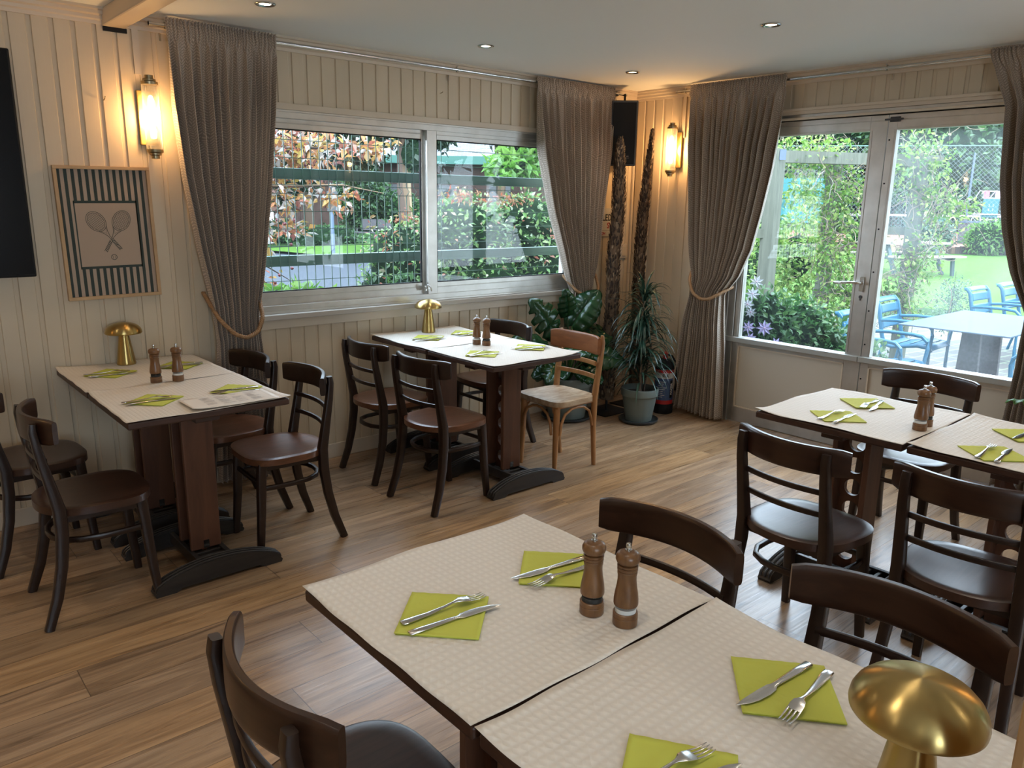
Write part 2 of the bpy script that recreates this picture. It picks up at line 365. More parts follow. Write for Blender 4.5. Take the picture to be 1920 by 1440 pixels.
# cable covers above the wall lights, vertical corner bead
MB().box(-3.775, -3.745, -.012, 0, 2.19, 2.40).build('trim_8', M_trim, smooth=0, kind='structure')
MB().box(-.012, 0, -.50, -.475, 2.10, 2.40).build('trim_9', M_trim, smooth=0, kind='structure')
MB().box(-.022, 0, -.022, 0, .09, 2.40).build('trim_10', M_trim, smooth=0, kind='structure', bevel=.006)
# light wooden post close to the near table
MB().box(-4.10, -4.0, -4.20, -4.100, 0, CEIL).build('trim_11', M_pillar, smooth=0, kind='structure', bevel=.012)

# ---- sliding window in wall A
wn = thing('window_1', None, None, kind='structure')
f = MB().box(W0, W1, -.004, .09, WZ0-.007, WZ0+.04).box(W0, W1, -.004, .09, 2.045, WZ1+.001).box(W0, W0+.045, -.004, .09, WZ0+.033, 2.045).box(W1-.045, W1, -.004, .09, WZ0+.033, 2.045)
f.box(W0, W1, -.012, -.004, WZ0-.007, WZ0+.008).box(W0, W1, -.012, -.004, 2.078, WZ1)
f.build('window_frame', M_alu, wn, smooth=0, bevel=.002)
def sash(x0, x1, y, st, name='sash'):
    z0, z1 = WZ0+.036, 2.05; b = .078; t = .058
    s_ = MB().box(x0+st[0], x1-st[1], y, y+.028, z0, z0+b).box(x0+st[0], x1-st[1], y, y+.028, z1-t, z1).box(x0, x0+st[0], y, y+.028, z0, z1).box(x1-st[1], x1, y, y+.028, z0, z1)
    s_.box(x0+st[0], x1-st[1], y-.004, y, z0+.045, z0+.05).box(x0+st[0], x1-st[1], y-.004, y, z1-.03, z1-.026)
    o = s_.build(name, M_alu, wn, smooth=0, bevel=.0015)
    MB().box(x0+st[0], x1-st[1], y+.012, y+.016, z0+b, z1-t).build('glass_pane', M_glass, o, smooth=0)
    MB().box(x0+st[0]-.001, x0+st[0]+.006, y+.004, y+.02, z0+b, z1-t).box(x1-st[1]-.006, x1-st[1]+.001, y+.004, y+.02, z0+b, z1-t).box(x0+st[0], x1-st[1], y+.004, y+.02, z0+b-.001, z0+b+.006).box(x0+st[0], x1-st[1], y+.004, y+.02, z1-t-.006, z1-t+.001).build('glazing_seal', M_black, o, smooth=0)
    return o
sash(-2.03, W1+.0-.03, .003, (.075, .03)); s2 = sash(W0+.03, -2.015, .04, (.06, .035))
MB().box(-2.062, -2.036, -.012, .012, 1.018, 1.05).box(-2.055, -2.043, -.03, -.01, 1.03, 1.062).sweep([(-2.05, -.03, 1.055), (-2.035, -.034, 1.04), (-2.03, -.03, 1.015)], .005).build('window_latch', M_steel, wn, bevel=.002)

# ---- glazed double door wall in wall B
def yb(mb, y0, y1, x0, x1, z0, z1): return mb.box(min(x0, x1), max(x0, x1), min(y0, y1), max(y0, y1), z0, z1)
jf = MB()
yb(jf, D1, -1.055, -.012, .06, 0, 2.165); yb(jf, D0, D0+.09, -.012, .06, 0, 2.165); yb(jf, D0, D1, -.01, .06, 2.165, 2.2)
yb(jf, D1, -1.0, -.02, -.01, 0, 2.165)
jf.build('trim_12', M_alu, smooth=0, kind='structure', bevel=.002)
MB().box(-.02, .06, D0, D1, 2.2, 2.24).box(-.032, -.02, D0, D1, 2.222, 2.24).box(-.03, .06, D0, D1, 2.165, 2.18).build('trim_13', M_trim, smooth=0, kind='structure', bevel=.002)
def leaf(idx, y0, y1, sl, sr, hazem):
    d = thing('door_%d' % idx, None, None, kind='structure')
    f = MB(); x0, x1 = 0.0, .045
    yb(f, y0, y0-sl, x0, x1, .005, 2.16); yb(f, y1+sr, y1, x0, x1, .005, 2.16)
    yb(f, y0-sl, y1+sr, x0, x1, 2.068, 2.16); yb(f, y0-sl, y1+sr, x0, x1, .005, .115); yb(f, y0-sl, y1+sr, x0, x1, .585, .652)
    yb(f, y0-sl, y1+sr, x0-.003, x0, 2.075, 2.082); yb(f, y0, y1, x0-.003, x0, 2.125, 2.129)
    yb(f, y0-sl+.012, y0-sl+.018, x0-.003, x0, .66, 2.07); yb(f, y1+sr-.018, y1+sr-.012, x0-.003, x0, .66, 2.07)
    f.build('door_frame', M_alu, d, smooth=0, bevel=.0015)
    MB().box(.012, .018, y1+sr, y0-sl, .652, 2.068).build('glass_pane', hazem, d, smooth=0)
    MB().box(.012, .03, y1+sr, y0-sl, .115, .585).build('door_panel', M_panel, d, smooth=0)
    h = MB()
    yb(h, y0-sl, y0-sl-.009, -.002, .011, .12, .585); yb(h, y1+sr+.009, y1+sr, -.002, .011, .12, .585); yb(h, y0-sl, y1+sr, -.002, .011, .115, .124); yb(h, y0-sl, y1+sr, -.002, .011, .577, .585)
    h.build('panel_bead', M_trim, d, smooth=0)
    return d
d1 = leaf(1, -1.057, -2.026, .045, .108, M_glass)
d2 = leaf(2, -2.030, D0+.092, .054, .10, M_glassh)
MB().box(-.034, .0, -2.02, -1.0, .612, .65).box(-.034, .0, -3.06, -2.022, .612, .65).build('trim_14', M_galv, smooth=0, kind='structure', bevel=.004)
hd = MB().box(-.012, -.002, -1.995, -1.967, 1.07, 1.165)
hd.sweep([(-.01, -1.982, 1.128), (-.045, -1.982, 1.128)], .01).sweep([(-.045, -1.988, 1.128), (-.05, -1.93, 1.127), (-.047, -1.87, 1.122), (-.046, -1.812, 1.118)], [.011, .010, .010, .0095], .009, pw=3)
hd.build('door_handle', M_steel, d1, bevel=.003)
MB().lathe([(.001, 0), (.011, 0), (.011, .004), (.001, .004)], 16, M=T(-.001, -1.98, 1.035) @ R(-90, 'Y')).box(-.006, -.001, -1.984, -1.976, 1.012, 1.035).build('keyhole', M_dgrey, d1)
bt = MB().box(-.012, -.001, -2.10, -2.04, 2.115, 2.145)
bt.sweep([(-.014, -2.01, 2.13), (-.014, -2.12, 2.13)], .006).build('door_bolt', M_dgrey, d2, bevel=.002)
sc = MB()
for z in (2.01, 1.75, 1.47, 1.2, .95, .73, .5, .3): sc.lathe([(.0005, 0), (.0055, 0), (.0055, .002), (.0005, .002)], 10, M=T(-.001, -2.045, z) @ R(-90, 'Y'))
sc.build('screw_hole', M_black, d2)

# further windows of the room, behind the camera
def plainwin(i, ax, a, b, c, z0, z1, n_):
    wn_ = thing('window_%d' % i, None, None, kind='structure'); f = MB(); gl_ = MB()
    def bb(m_, s0, s1, d0, d1, z0, z1): (m_.box(s0, s1, c+d0, c+d1, z0, z1) if ax == 'A' else m_.box(c+d0, c+d1, s0, s1, z0, z1))
    bb(f, a, b, -.04, .04, z0, z0+.06); bb(f, a, b, -.04, .04, z1-.06, z1)
    for k in range(n_+1): x = a+(b-a)*k/n_; bb(f, max(a, x-.035), min(b, x+.035), -.04, .04, z0+.06, z1-.06)
    f.build('window_frame', M_alu, wn_, smooth=0)
    bb(gl_, a, b, -.003, .003, z0+.06, z1-.06); gl_.build('glass_pane', M_glass, wn_, smooth=0)
plainwin(2, 'A', -6.2, -4.4, YB-.05, .9, 2.15, 2)
plainwin(3, 'B', -6.35, -4.75, .06, .66, 2.1, 2)
def portal(loc, rot, sx_, sy_):
    ld = bpy.data.lights.new('window_portal', 'AREA'); ld.shape = 'RECTANGLE'; ld.size = sx_; ld.size_y = sy_; ld.cycles.is_portal = True
    lo = bpy.data.objects.new('window_portal', ld); COL.objects.link(lo); lo.location = loc; lo.rotation_euler = rot
portal((-2.0, .14, 1.52), (-PI/2, 0, 0), 2.6, 1.15); portal((.14, -2.0, 1.4), (0, PI/2, 0), 1.6, 2.2)
portal((-5.3, YB-.12, 1.52), (PI/2, 0, 0), 1.8, 1.25); portal((.14, -5.55, 1.4), (0, PI/2, 0), 1.5, 1.6)
# ------------------------------------------------------------------ curtains, rods, tie-backs
def curtain(ax, Lp, Rp, label, n=13, seed=0, tie=(.98, .93), sgn=1, d0=.115):
    rnd_ = random.Random(seed); Lp = sorted(Lp, key=lambda q: q[1]); Rp = sorted(Rp, key=lambda q: q[1])
    lz, lx = [q[1] for q in Lp], [q[0] for q in Lp]; rz_, rx = [q[1] for q in Rp], [q[0] for q in Rp]
    NU, NV = 340, 84; ph = [rnd_.uniform(0, 6.28) for _ in range(6)]; ztie = (tie[0]+tie[1])/2
    W0_ = abs(np.interp(2.3, rz_, rx)-np.interp(2.3, lz, lx)); uvs = []
    zt, zb = 2.452, .03
    def fn(u, v):
        z = zt+(zb-zt)*v
        a = float(np.interp(z, lz, lx)); b = float(np.interp(z, rz_, rx)); wr = abs(b-a)/W0_
        th = 2*PI*n*(u+.012*math.sin(2*PI*2.3*u+ph[0])+.008*math.sin(2*PI*5.1*u+ph[1]))+.5*math.sin(z*1.3+ph[2]+3*u)
        hd = max(0, min(1, (z-2.34)/.03))
        th2 = 2*PI*n*3.1*u+4*math.sin(9*u+ph[3])+2*math.sin(z*60+u*40)*.4
        am = .012+.03*min(1, max(0, (2.36-z)/.35))
        kt = math.exp(-((z-ztie)/.16)**2); am = am*(1-.35*kt)
        if z < ztie: am *= .85
        f_ = math.sin(th)+.38*math.sin(1.9*th+ph[4])+.2*math.sin(.47*th+ph[5])
        off = am*f_*(1-hd)+hd*(.006*math.sin(th2)+.003*math.sin(th2*1.7))
        if abs(z-2.395) < .02: off += .010
        bulge = (.035*kt+.0)*math.cos((u-.5)*PI)
        s_ = a+(b-a)*u+(b-a)/n*.17*math.cos(th)*(1-hd)*(1-.2*kt)
        zz = z+(.004*math.sin(th2) if v < .01 else 0)
        if v > .97: zz += .012*math.sin(3*u+ph[0])
        d = -(d0+off-.02*kt+bulge)
        uvs.append((u*n*.13*sgn, z+.02*math.sin(8*u)))
        return (s_, d, zz) if ax == 'A' else (d, s_, zz)
    nm = 'curtain'
    o = MB().grid(fn, NU, NV).build(nm, M_curt, smooth=3, solid=.002, label=label, cat='curtain', group='taupe sprig curtains', uv=uvs)
    return o
def rope(ax, pts, label):
    """two-strand twisted rope along pts"""
    P = [Vector(q) for q in pts]; m_ = MB(); fine = []
    for i in range(len(P)-1):
        for k in range(10): fine.append(P[i].lerp(P[i+1], k/10))
    # smooth
    for _ in range(6): fine = [fine[0]]+[(fine[i-1]+fine[i]+fine[i+1])/3 for i in range(1, len(fine)-1)]+[fine[-1]]
    L = 0; acc = [0]
    for i in range(1, len(fine)): L += (fine[i]-fine[i-1]).length; acc.append(L)
    K = int(L/.004); pts2 = []
    for k in range(K+1):
        s_ = L*k/K; i = int(np.searchsorted(acc, s_)); i = max(1, min(len(acc)-1, i)); t = (s_-acc[i-1])/max(1e-6, acc[i]-acc[i-1])
        pts2.append(fine[i-1].lerp(fine[i], t))
    for st in range(3):
        q = []
        for k, c in enumerate(pts2):
            t = (pts2[min(k+1, K)]-pts2[max(k-1, 0)]).normalized(); a = t.cross(Vector((0, 0, 1)));
            if a.length < .01: a = t.orthogonal()
            a.normalize(); b = a.cross(t); an = 2*PI*(L*k/K)/.034+st*2*PI/3
            q.append(c+a*.0062*math.cos(an)+b*.0062*math.sin(an))
        m_.sweep(q, .0066, n=6)
    return m_.build('curtain_tieback', M_rope, smooth=1.2, label=label, cat='curtain tieback', group='twisted rope tiebacks')
curtain('A', [(-3.646, 2.412), (-3.644, 2.04), (-3.619, 1.708), (-3.568, 1.332), (-3.513, 1.02), (-3.5, .844), (-3.525, .489), (-3.55, .03)],
        [(-3.079, 2.424), (-3.108, 2.086), (-3.16, 1.667), (-3.216, 1.293), (-3.267, .971), (-3.256, .634), (-3.243, .379), (-3.237, .03)],
        'taupe curtain hanging beside the tennis racket print and wall light', 12, 1, (.97, .9))
curtain('A', [(-1.185, 2.397), (-1.147, 1.969), (-1.027, 1.529), (-.874, 1.138), (-.774, .951), (-.79, .851), (-.78, .559), (-.75, .03)],
        [(-.39, 2.396), (-.43, 1.93), (-.485, 1.53), (-.535, 1.123), (-.56, .957), (-.525, .7), (-.50, .347), (-.48, .03)],
        'taupe curtain between the sliding window and the corner loudspeaker', 14, 2, (1.0, .93))
curtain('B', [(-.61, 2.434), (-.665, 1.927), (-.717, 1.347), (-.755, 1.071), (-.707, .74), (-.671, .356), (-.626, .0)],
        [(-1.386, 2.411), (-1.363, 2.145), (-1.327, 1.837), (-1.274, 1.553), (-1.214, 1.295), (-1.124, 1.1), (-1.014, .967), (-1.05, .583), (-1.075, .0)],
        'taupe curtain left of the glass doors, behind the spiky potted plant', 13, 3, (1.03, .95), d0=.125)
curtain('B', [(-2.585, 2.426), (-2.644, 2.284), (-2.703, 2.143), (-2.719, 1.977), (-2.735, 1.753), (-2.782, 1.496), (-2.854, 1.268), (-2.951, 1.043), (-2.955, .744), (-2.934, .431), (-2.92, .0)],
        [(-3.3, 2.426), (-3.3, 1.5), (-3.22, 1.043), (-3.28, .5), (-3.34, .0)],
        'taupe curtain right of the glass doors at the photo edge', 12, 4, (1.08, 1.0))
rope('A', [(-3.53, -.02, 1.10), (-3.52, -.09, 1.04), (-3.50, -.15, .965), (-3.44, -.20, .885), (-3.38, -.215, .862), (-3.31, -.205, .89), (-3.265, -.17, .96), (-3.25, -.11, 1.03), (-3.235, -.06, 1.07)], 'twisted bronze rope tying the curtain beside the tennis print')
rope('A', [(-.80, -.03, 1.06), (-.80, -.10, 1.01), (-.775, -.16, .95), (-.70, -.20, .905), (-.61, -.205, .905), (-.54, -.17, .96), (-.505, -.10, 1.05), (-.48, -.03, 1.1)], 'twisted bronze rope tying the curtain beside the corner')
rope('B', [(-.02, -.70, 1.16), (-.10, -.715, 1.12), (-.175, -.75, 1.05), (-.215, -.82, .96), (-.225, -.90, .925), (-.22, -.96, .93), (-.19, -1.02, .965), (-.12, -1.045, 1.0), (-.03, -1.045, 1.02)], 'twisted bronze rope tying the curtain left of the glass doors')
def rod(ax, a, b, brs, label):
    t = thing('curtain_rod', label, 'curtain rod')
    P = lambda s_, d, z: (s_, -d, z) if ax == 'A' else (-d, s_, z)
    MB().sweep([P(a, .1, 2.418), P(b, .1, 2.418)], .0095, n=14).build('rod', M_steel, t)
    for s_ in brs:
        m_ = MB(); m_.sweep([P(s_, .006, 2.425), P(s_, .07, 2.43), P(s_, .1, 2.438)], .005).sweep([P(s_, .09, 2.435), P(s_, .088, 2.405), P(s_, .103, 2.404), P(s_, .112, 2.412)], .0045); m_.sweep([P(s_, .004, 2.45), P(s_, .004, 2.36)], .010, .003)
        m_.build('bracket', M_steel, t)
    MB().sweep([P(a, .1, 2.418), P(a+(.012 if b > a else -.012), .1, 2.418)], .0115, n=14).build('end_cap', M_steel, t); MB().sweep([P(b, .1, 2.418), P(b-(.012 if b > a else -.012), .1, 2.418)], .0115, n=14).build('end_cap', M_steel, t)
rod('A', -3.72, -.24, (-3.64, -1.86, -.34), 'long steel curtain rod above the sliding window')
rod('B', -.47, -3.6, (-.55, -2.02, -3.5), 'long steel curtain rod above the glass doors')

# ------------------------------------------------------------------ wall lights and ceiling lights
def sconce(loc, rz, label, first=[None]):
    if first[0] is None:
        t = thing('wall_light', label, 'wall light', loc, rz, 'ribbed glass wall lights'); first[0] = t
        MB().box(-.045, .045, -.022, 0, -.13, .13).build('back_plate', M_brass, t, smooth=0, bevel=.003)
        MB().lathe([(.034, -.155), (.036, -.15), (.036, .15), (.034, .155)], 144, (0, -.085, 0), rib=(24, .07)).build('ribbed_tube', M_tube, t, smooth=2)
        for s_ in (-1, 1):
            c_ = [(.001, .152), (.039, .152), (.04, .165), (.03, .17), (.03, .178), (.02, .182), (.02, .196), (.001, .198)]
            k = MB().lathe([(r, s_*z) for r, z in (c_ if s_ > 0 else c_)], 28, (0, -.085, 0)); k.sweep([(0, -.085, s_*.175), (0, -.05, s_*.172), (0, -.022, s_*.155), (0, -.012, s_*.12)], .006)
            k.build('end_cap', M_brassd, t)
            MB().lathe([(.001, -.032), (.013, -.028), (.016, -.01), (.015, .012), (.008, .03), (.001, .034)], 16, (0, -.085, s_*.07)).build('bulb', M_bulb, t, smooth=2)
    else: t = dup(first[0], loc, rz, label)
    ld = bpy.data.lights.new('wall_light_glow', 'POINT'); ld.energy = 4.6; ld.color = (1, .57, .24); ld.shadow_soft_size = .03
    lo = bpy.data.objects.new('wall_light_glow', ld); COL.objects.link(lo); lo.parent = t; lo.location = (0, -.085, 0)
    return t
sconce((-3.735, 0, 1.985), 0, 'lit ribbed glass wall light above the tennis racket print')
sconce((0, -.44, 2.01), -PI/2, 'lit ribbed glass wall light beside the corner loudspeaker')
sconce((0, -4.35, 2.03), -PI/2, 'ribbed glass wall light on the door wall past the right curtain, mirrored in the window')
sconce((-6.8, 0, 2.0), 0, 'ribbed glass wall light left of the television, out of frame')
dl0 = None
for i, (x, y, lb) in enumerate([(-3.373, -.653, 'recessed ceiling spotlight nearest the roof beam'), (-2.047, -.615, 'recessed ceiling spotlight above the sliding window'), (-.787, -.627, 'recessed ceiling spotlight in front of the corner loudspeaker'), (-1.393, -2.027, 'recessed ceiling spotlight in front of the glass doors'),
        (-5.2, -.65, None), (-6.6, -.65, None), (-2.75, -2.03, None), (-4.3, -2.03, None), (-5.7, -2.03, None), (-1.393, -3.4, None), (-2.75, -3.4, None), (-4.3, -3.4, None), (-5.7, -3.4, None), (-1.4, -5.0, None), (-2.75, -5.0, None), (-4.3, -5.0, None), (-5.9, -5.0, None)]):
    lb = lb or 'recessed ceiling spotlight out of frame, %s of the %s row' % (['leftmost', 'second', 'third', 'fourth'][i % 4], {-.65: 'window', -2.03: 'second', -3.4: 'third', -5.0: 'rearmost'}[y])
    if dl0 is None:
        t = dl0 = thing('ceiling_spotlight', lb, 'ceiling light', (x, y, CEIL), 0, 'recessed ceiling spotlights')
        MB().lathe([(.027, 0), (.046, 0), (.047, -.003), (.043, -.0065), (.035, -.006), (.028, -.001)], 36).build('trim_ring', M_steel, t)
        MB().lathe([(.001, -.0005), (.027, -.0005), (.027, -.0015), (.001, -.0015)], 28).build('lamp_lens', M_spot, t)
    else: t = dup(dl0, (x, y, CEIL), 0, lb)
    ld = bpy.data.lights.new('spot_glow', 'SPOT'); ld.energy = 5.5; ld.color = (1, .88, .73); ld.spot_size = math.radians(125); ld.spot_blend = .9; ld.shadow_soft_size = .035
    lo = bpy.data.objects.new('spot_glow', ld); COL.objects.link(lo); lo.parent = t; lo.location = (0, 0, -.012)
# ------------------------------------------------------------------ chairs
def arc_pts(x0, half, sag, z, n=13, tw=0):
    """curve across the chair back: ends forward at x0+sag, middle at x0"""
    return [(x0+sag*((2*i/(n-1)-1)**2), half*(2*i/(n-1)-1), z) for i in range(n)]
def seat_mesh(w_, d0_, d1_, th, z, dip=.008, pw=3.2, back_round=2.2):
    """rounded seat with a saddle dip"""
    mb = MB(); n = 48; rings = [(0, .0), (.35, .0), (.62, 0), (.82, .0), (.95, 0), (1.0, -.004), (1.0, -th), (.9, -th), (0, -th)]
    vs = []
    for f_, dz in rings:
        for i in range(n):
            a = 2*PI*i/n; c, s_ = math.cos(a), math.sin(a); e = 2/(pw if c > 0 else back_round)
            x = math.copysign(abs(c)**e, c); y = math.copysign(abs(s_)**e, s_)
            X_ = (d1_ if x > 0 else d0_)*x; Y_ = w_*y*(1+.06*max(0, x))
            zz = z+dz
            if dz == 0: zz -= dip*(1-f_**2)**1.2*(1 if f_ < 1 else 0)
            vs.append((X_*f_, Y_*f_, zz))
    k = len(rings)
    fs = [(j*n+i, j*n+(i+1) % n, (j+1)*n+(i+1) % n, (j+1)*n+i) for j in range(1, k-2) for i in range(n)]
    mb.add(vs, fs); mb.f = [tuple(reversed(f)) for f in mb.f]
    o = 0
    mb.v.append((0, 0, z-dip)); c0 = len(mb.v)-1; mb.v.append((0, 0, z-th)); c1 = len(mb.v)-1
    for i in range(n):
        mb.f.append((c0, n+i, n+(i+1) % n)); mb.mi.append(0); mb.f.append((c1, (k-2)*n+(i+1) % n, (k-2)*n+i)); mb.mi.append(0)
    return mb
def make_chair(name, label, group, mwood, mseat, mrail):
    t = thing(name, label, 'chair', group=group)
    seat_mesh(.203, .19, .215, .032, .462).build('seat', mseat, t, smooth=.9)
    # rail: broad curved top rail in front of the posts
    A_ = arc_pts(-.192, .222, .075, .767, 19); hb = [.041]+[.0475]+[.0485]*15+[.0475]+[.041]
    MB().sweep(A_, .0115, hb, n=16, pw=5).build('top_rail', mrail, t, smooth=.6)
    for zc, hw in ((.655, .168), (.572, .166)):
        MB().sweep(arc_pts(-.180+(.012 if zc < .6 else 0), hw, .028, zc, 11), .0075, .011, n=10, pw=3).build('slat', mwood, t)
    for s_ in (1, -1):
        P = [(-.150, s_*.168, .80), (-.153, s_*.169, .77), (-.150, s_*.170, .70), (-.138, s_*.171, .58), (-.128, s_*.172, .46), (-.129, s_*.175, .36), (-.143, s_*.180, .24), (-.170, s_*.186, .12), (-.212, s_*.194, 0)]
        P = [(x-.028*(1 if i < 2 else (.8 if i == 2 else (.45 if i == 3 else 0))), y, z) for i, (x, y, z) in enumerate(P)]
        MB().sweep(P, [.0145, .0155, .0168, .0185, .0205, .0192, .0182, .0172, .0158], [.011, .0135, .0155, .0185, .0225, .022, .0205, .019, .0168], n=12, up=(1, 0, .1), pw=5).build('leg', mwood, t)
        P = [(.158, s_*.150, .435), (.165, s_*.152, .36), (.175, s_*.156, .2), (.192, s_*.163, 0)]
        MB().sweep(P, [.0225, .0208, .0185, .0152], n=12, up=(1, 0, .1), pw=4.5).build('leg', mwood, t)
    st = [(.166, s_*.158, .315) for s_ in (1,)]
    U_ = [(.172, .150, .315), (.10, .160, .315), (.02, .160, .315), (-.06, .148, .315), (-.115, .115, .315), (-.145, .06, .315), (-.153, 0, .315)]
    U_ = U_+[(x, -y, z) for x, y, z in reversed(U_[:-1])]
    MB().sweep(U_, .010, .012, n=10, pw=3).build('stretcher', mwood, t)
    MB().sweep([(.170, .150, .335), (.170, -.150, .335)], .009, .011, n=10, pw=3).build('stretcher', mwood, t)
    MB().box(-.11, .17, -.165, -.15, .40, .432).box(-.11, .17, .15, .165, .40, .432).box(.155, .17, -.15, .15, .40, .432).box(-.125, -.11, -.15, .15, .40, .432).build('seat_frame', mwood, t, smooth=0)
    return t
chA = make_chair('dining_chair', 'dark bentwood chair with scratched glossy seat, left of the table by the glass doors', 'dark bentwood dining chairs', M_chair, M_seatd, M_rail)
chA.location = (-2.425, -2.985, 0); chA.rotation_euler.z = math.radians(-5)
dup(chA, (-2.385, -3.535, 0), math.radians(4), 'dark bentwood chair at the door table, right neighbour of the scratched-seat chair')
dup(chA, (-1.20, -2.86, 0), PI, 'dark bentwood chair tucked between the door table and the glass doors')
dup(chA, (-1.20, -3.62, 0), PI+.03, 'dark bentwood chair beyond the door table, cut off by the right photo edge')
dup(chA, (-3.629, -3.166, 0), PI, 'dark bentwood chair across the near table, beside the pepper and salt mills')
dup(chA, (-3.58, -3.721, 0), PI+.03, 'dark bentwood chair across the near table, behind the big brass mushroom lamp')
dup(chA, (-4.405, -3.125, 0), -.03, 'dark bentwood chair at the near table, lowest in the photo')
dup(chA, (-4.384, -.989, 0), -.025, 'dark bentwood chair at the wall-side table under the tennis print, nearer of its left pair')
dup(chA, (-4.478, -.367, 0), .06, 'dark bentwood chair against the wall under the television, mostly cut off at left')
chB = make_chair('dining_chair', 'dark bentwood chair with reddish brown seat, front left of the window table', 'bentwood dining chairs with reddish brown seats', M_chair, M_seat, M_chair)
chB.location = (-2.643, -.985, 0); chB.rotation_euler.z = math.radians(4)
dup(chB, (-2.632, -.417, 0), -.015, 'dark bentwood chair with reddish brown seat, left of the window table against the wall')
dup(chB, (-1.765, -.36, 0), PI-.03, 'dark bentwood chair with reddish seat behind the window table by the big leafy plant')
dup(chB, (-3.524, -.911, 0), PI-.045, 'dark bentwood chair with worn brown seat, pulled out right of the tennis print table')
dup(chB, (-3.587, -.43, 0), PI+.03, 'dark bentwood chair tucked in front of the left curtain')
# honey coloured bentwood chair
t = thing('bentwood_chair', 'honey brown bentwood chair with pale worn seat and arched braces at the window table', 'chair', (-1.755, -.985, 0), PI-.02)
seat_mesh(.190, .175, .185, .034, .462, .005, 5, 4).build('seat', M_worn, t, smooth=.9)
MB().box(-.15, .165, -.178, .178, .415, .432).build('seat_frame', M_honey, t, smooth=0, bevel=.006)
MB().sweep(arc_pts(-.172, .212, .045, .770, 15), .010, [.050]+[.057]*13+[.050], n=16, pw=6).build('top_rail', M_honeyrail, t, smooth=.6)
for zc in (.655, .572): MB().sweep(arc_pts(-.175, .170, .03, zc, 11), .007, .0145, n=10, pw=4).build('slat', M_honey, t)
for s_ in (1, -1):
    P = [(-.186, s_*.178, .825), (-.190, s_*.179, .78), (-.176, s_*.178, .68), (-.158, s_*.176, .56), (-.145, s_*.172, .45), (-.15, s_*.165, .25), (-.178, s_*.155, 0)]
    MB().sweep(P, [.010, .0145, .0165, .017, .0175, .0155, .013], [.008, .0125, .016, .018, .0185, .0155, .0135], n=12, up=(1, 0, .1), pw=2.8).build('leg', M_honey, t)
    P = [(.145, s_*.148, .43), (.150, s_*.150, .3), (.155, s_*.152, .15), (.160, s_*.154, 0)]
    MB().sweep(P, [.0195, .0185, .0165, .0125], n=14, up=(1, 0, .1), pw=2.3).build('leg', M_honey, t)
    B_ = [(.135, s_*.168, .25), (.128, s_*.170, .32), (.10, s_*.171, .375), (.05, s_*.172, .402), (0, s_*.172, .407), (-.05, s_*.172, .402), (-.10, s_*.172, .37), (-.12, s_*.172, .32), (-.13, s_*.171, .27)]
    MB().sweep(B_, .0085, n=10).build('brace', M_honey, t)
B_ = [(.170, .128, .25), (.170, .120, .32), (.170, .09, .375), (.170, .04, .402), (.170, 0, .407), (.170, -.04, .402), (.170, -.09, .375), (.170, -.12, .32), (.170, -.128, .25)]
MB().sweep(B_, .0085, n=10).build('brace', M_honey, t)

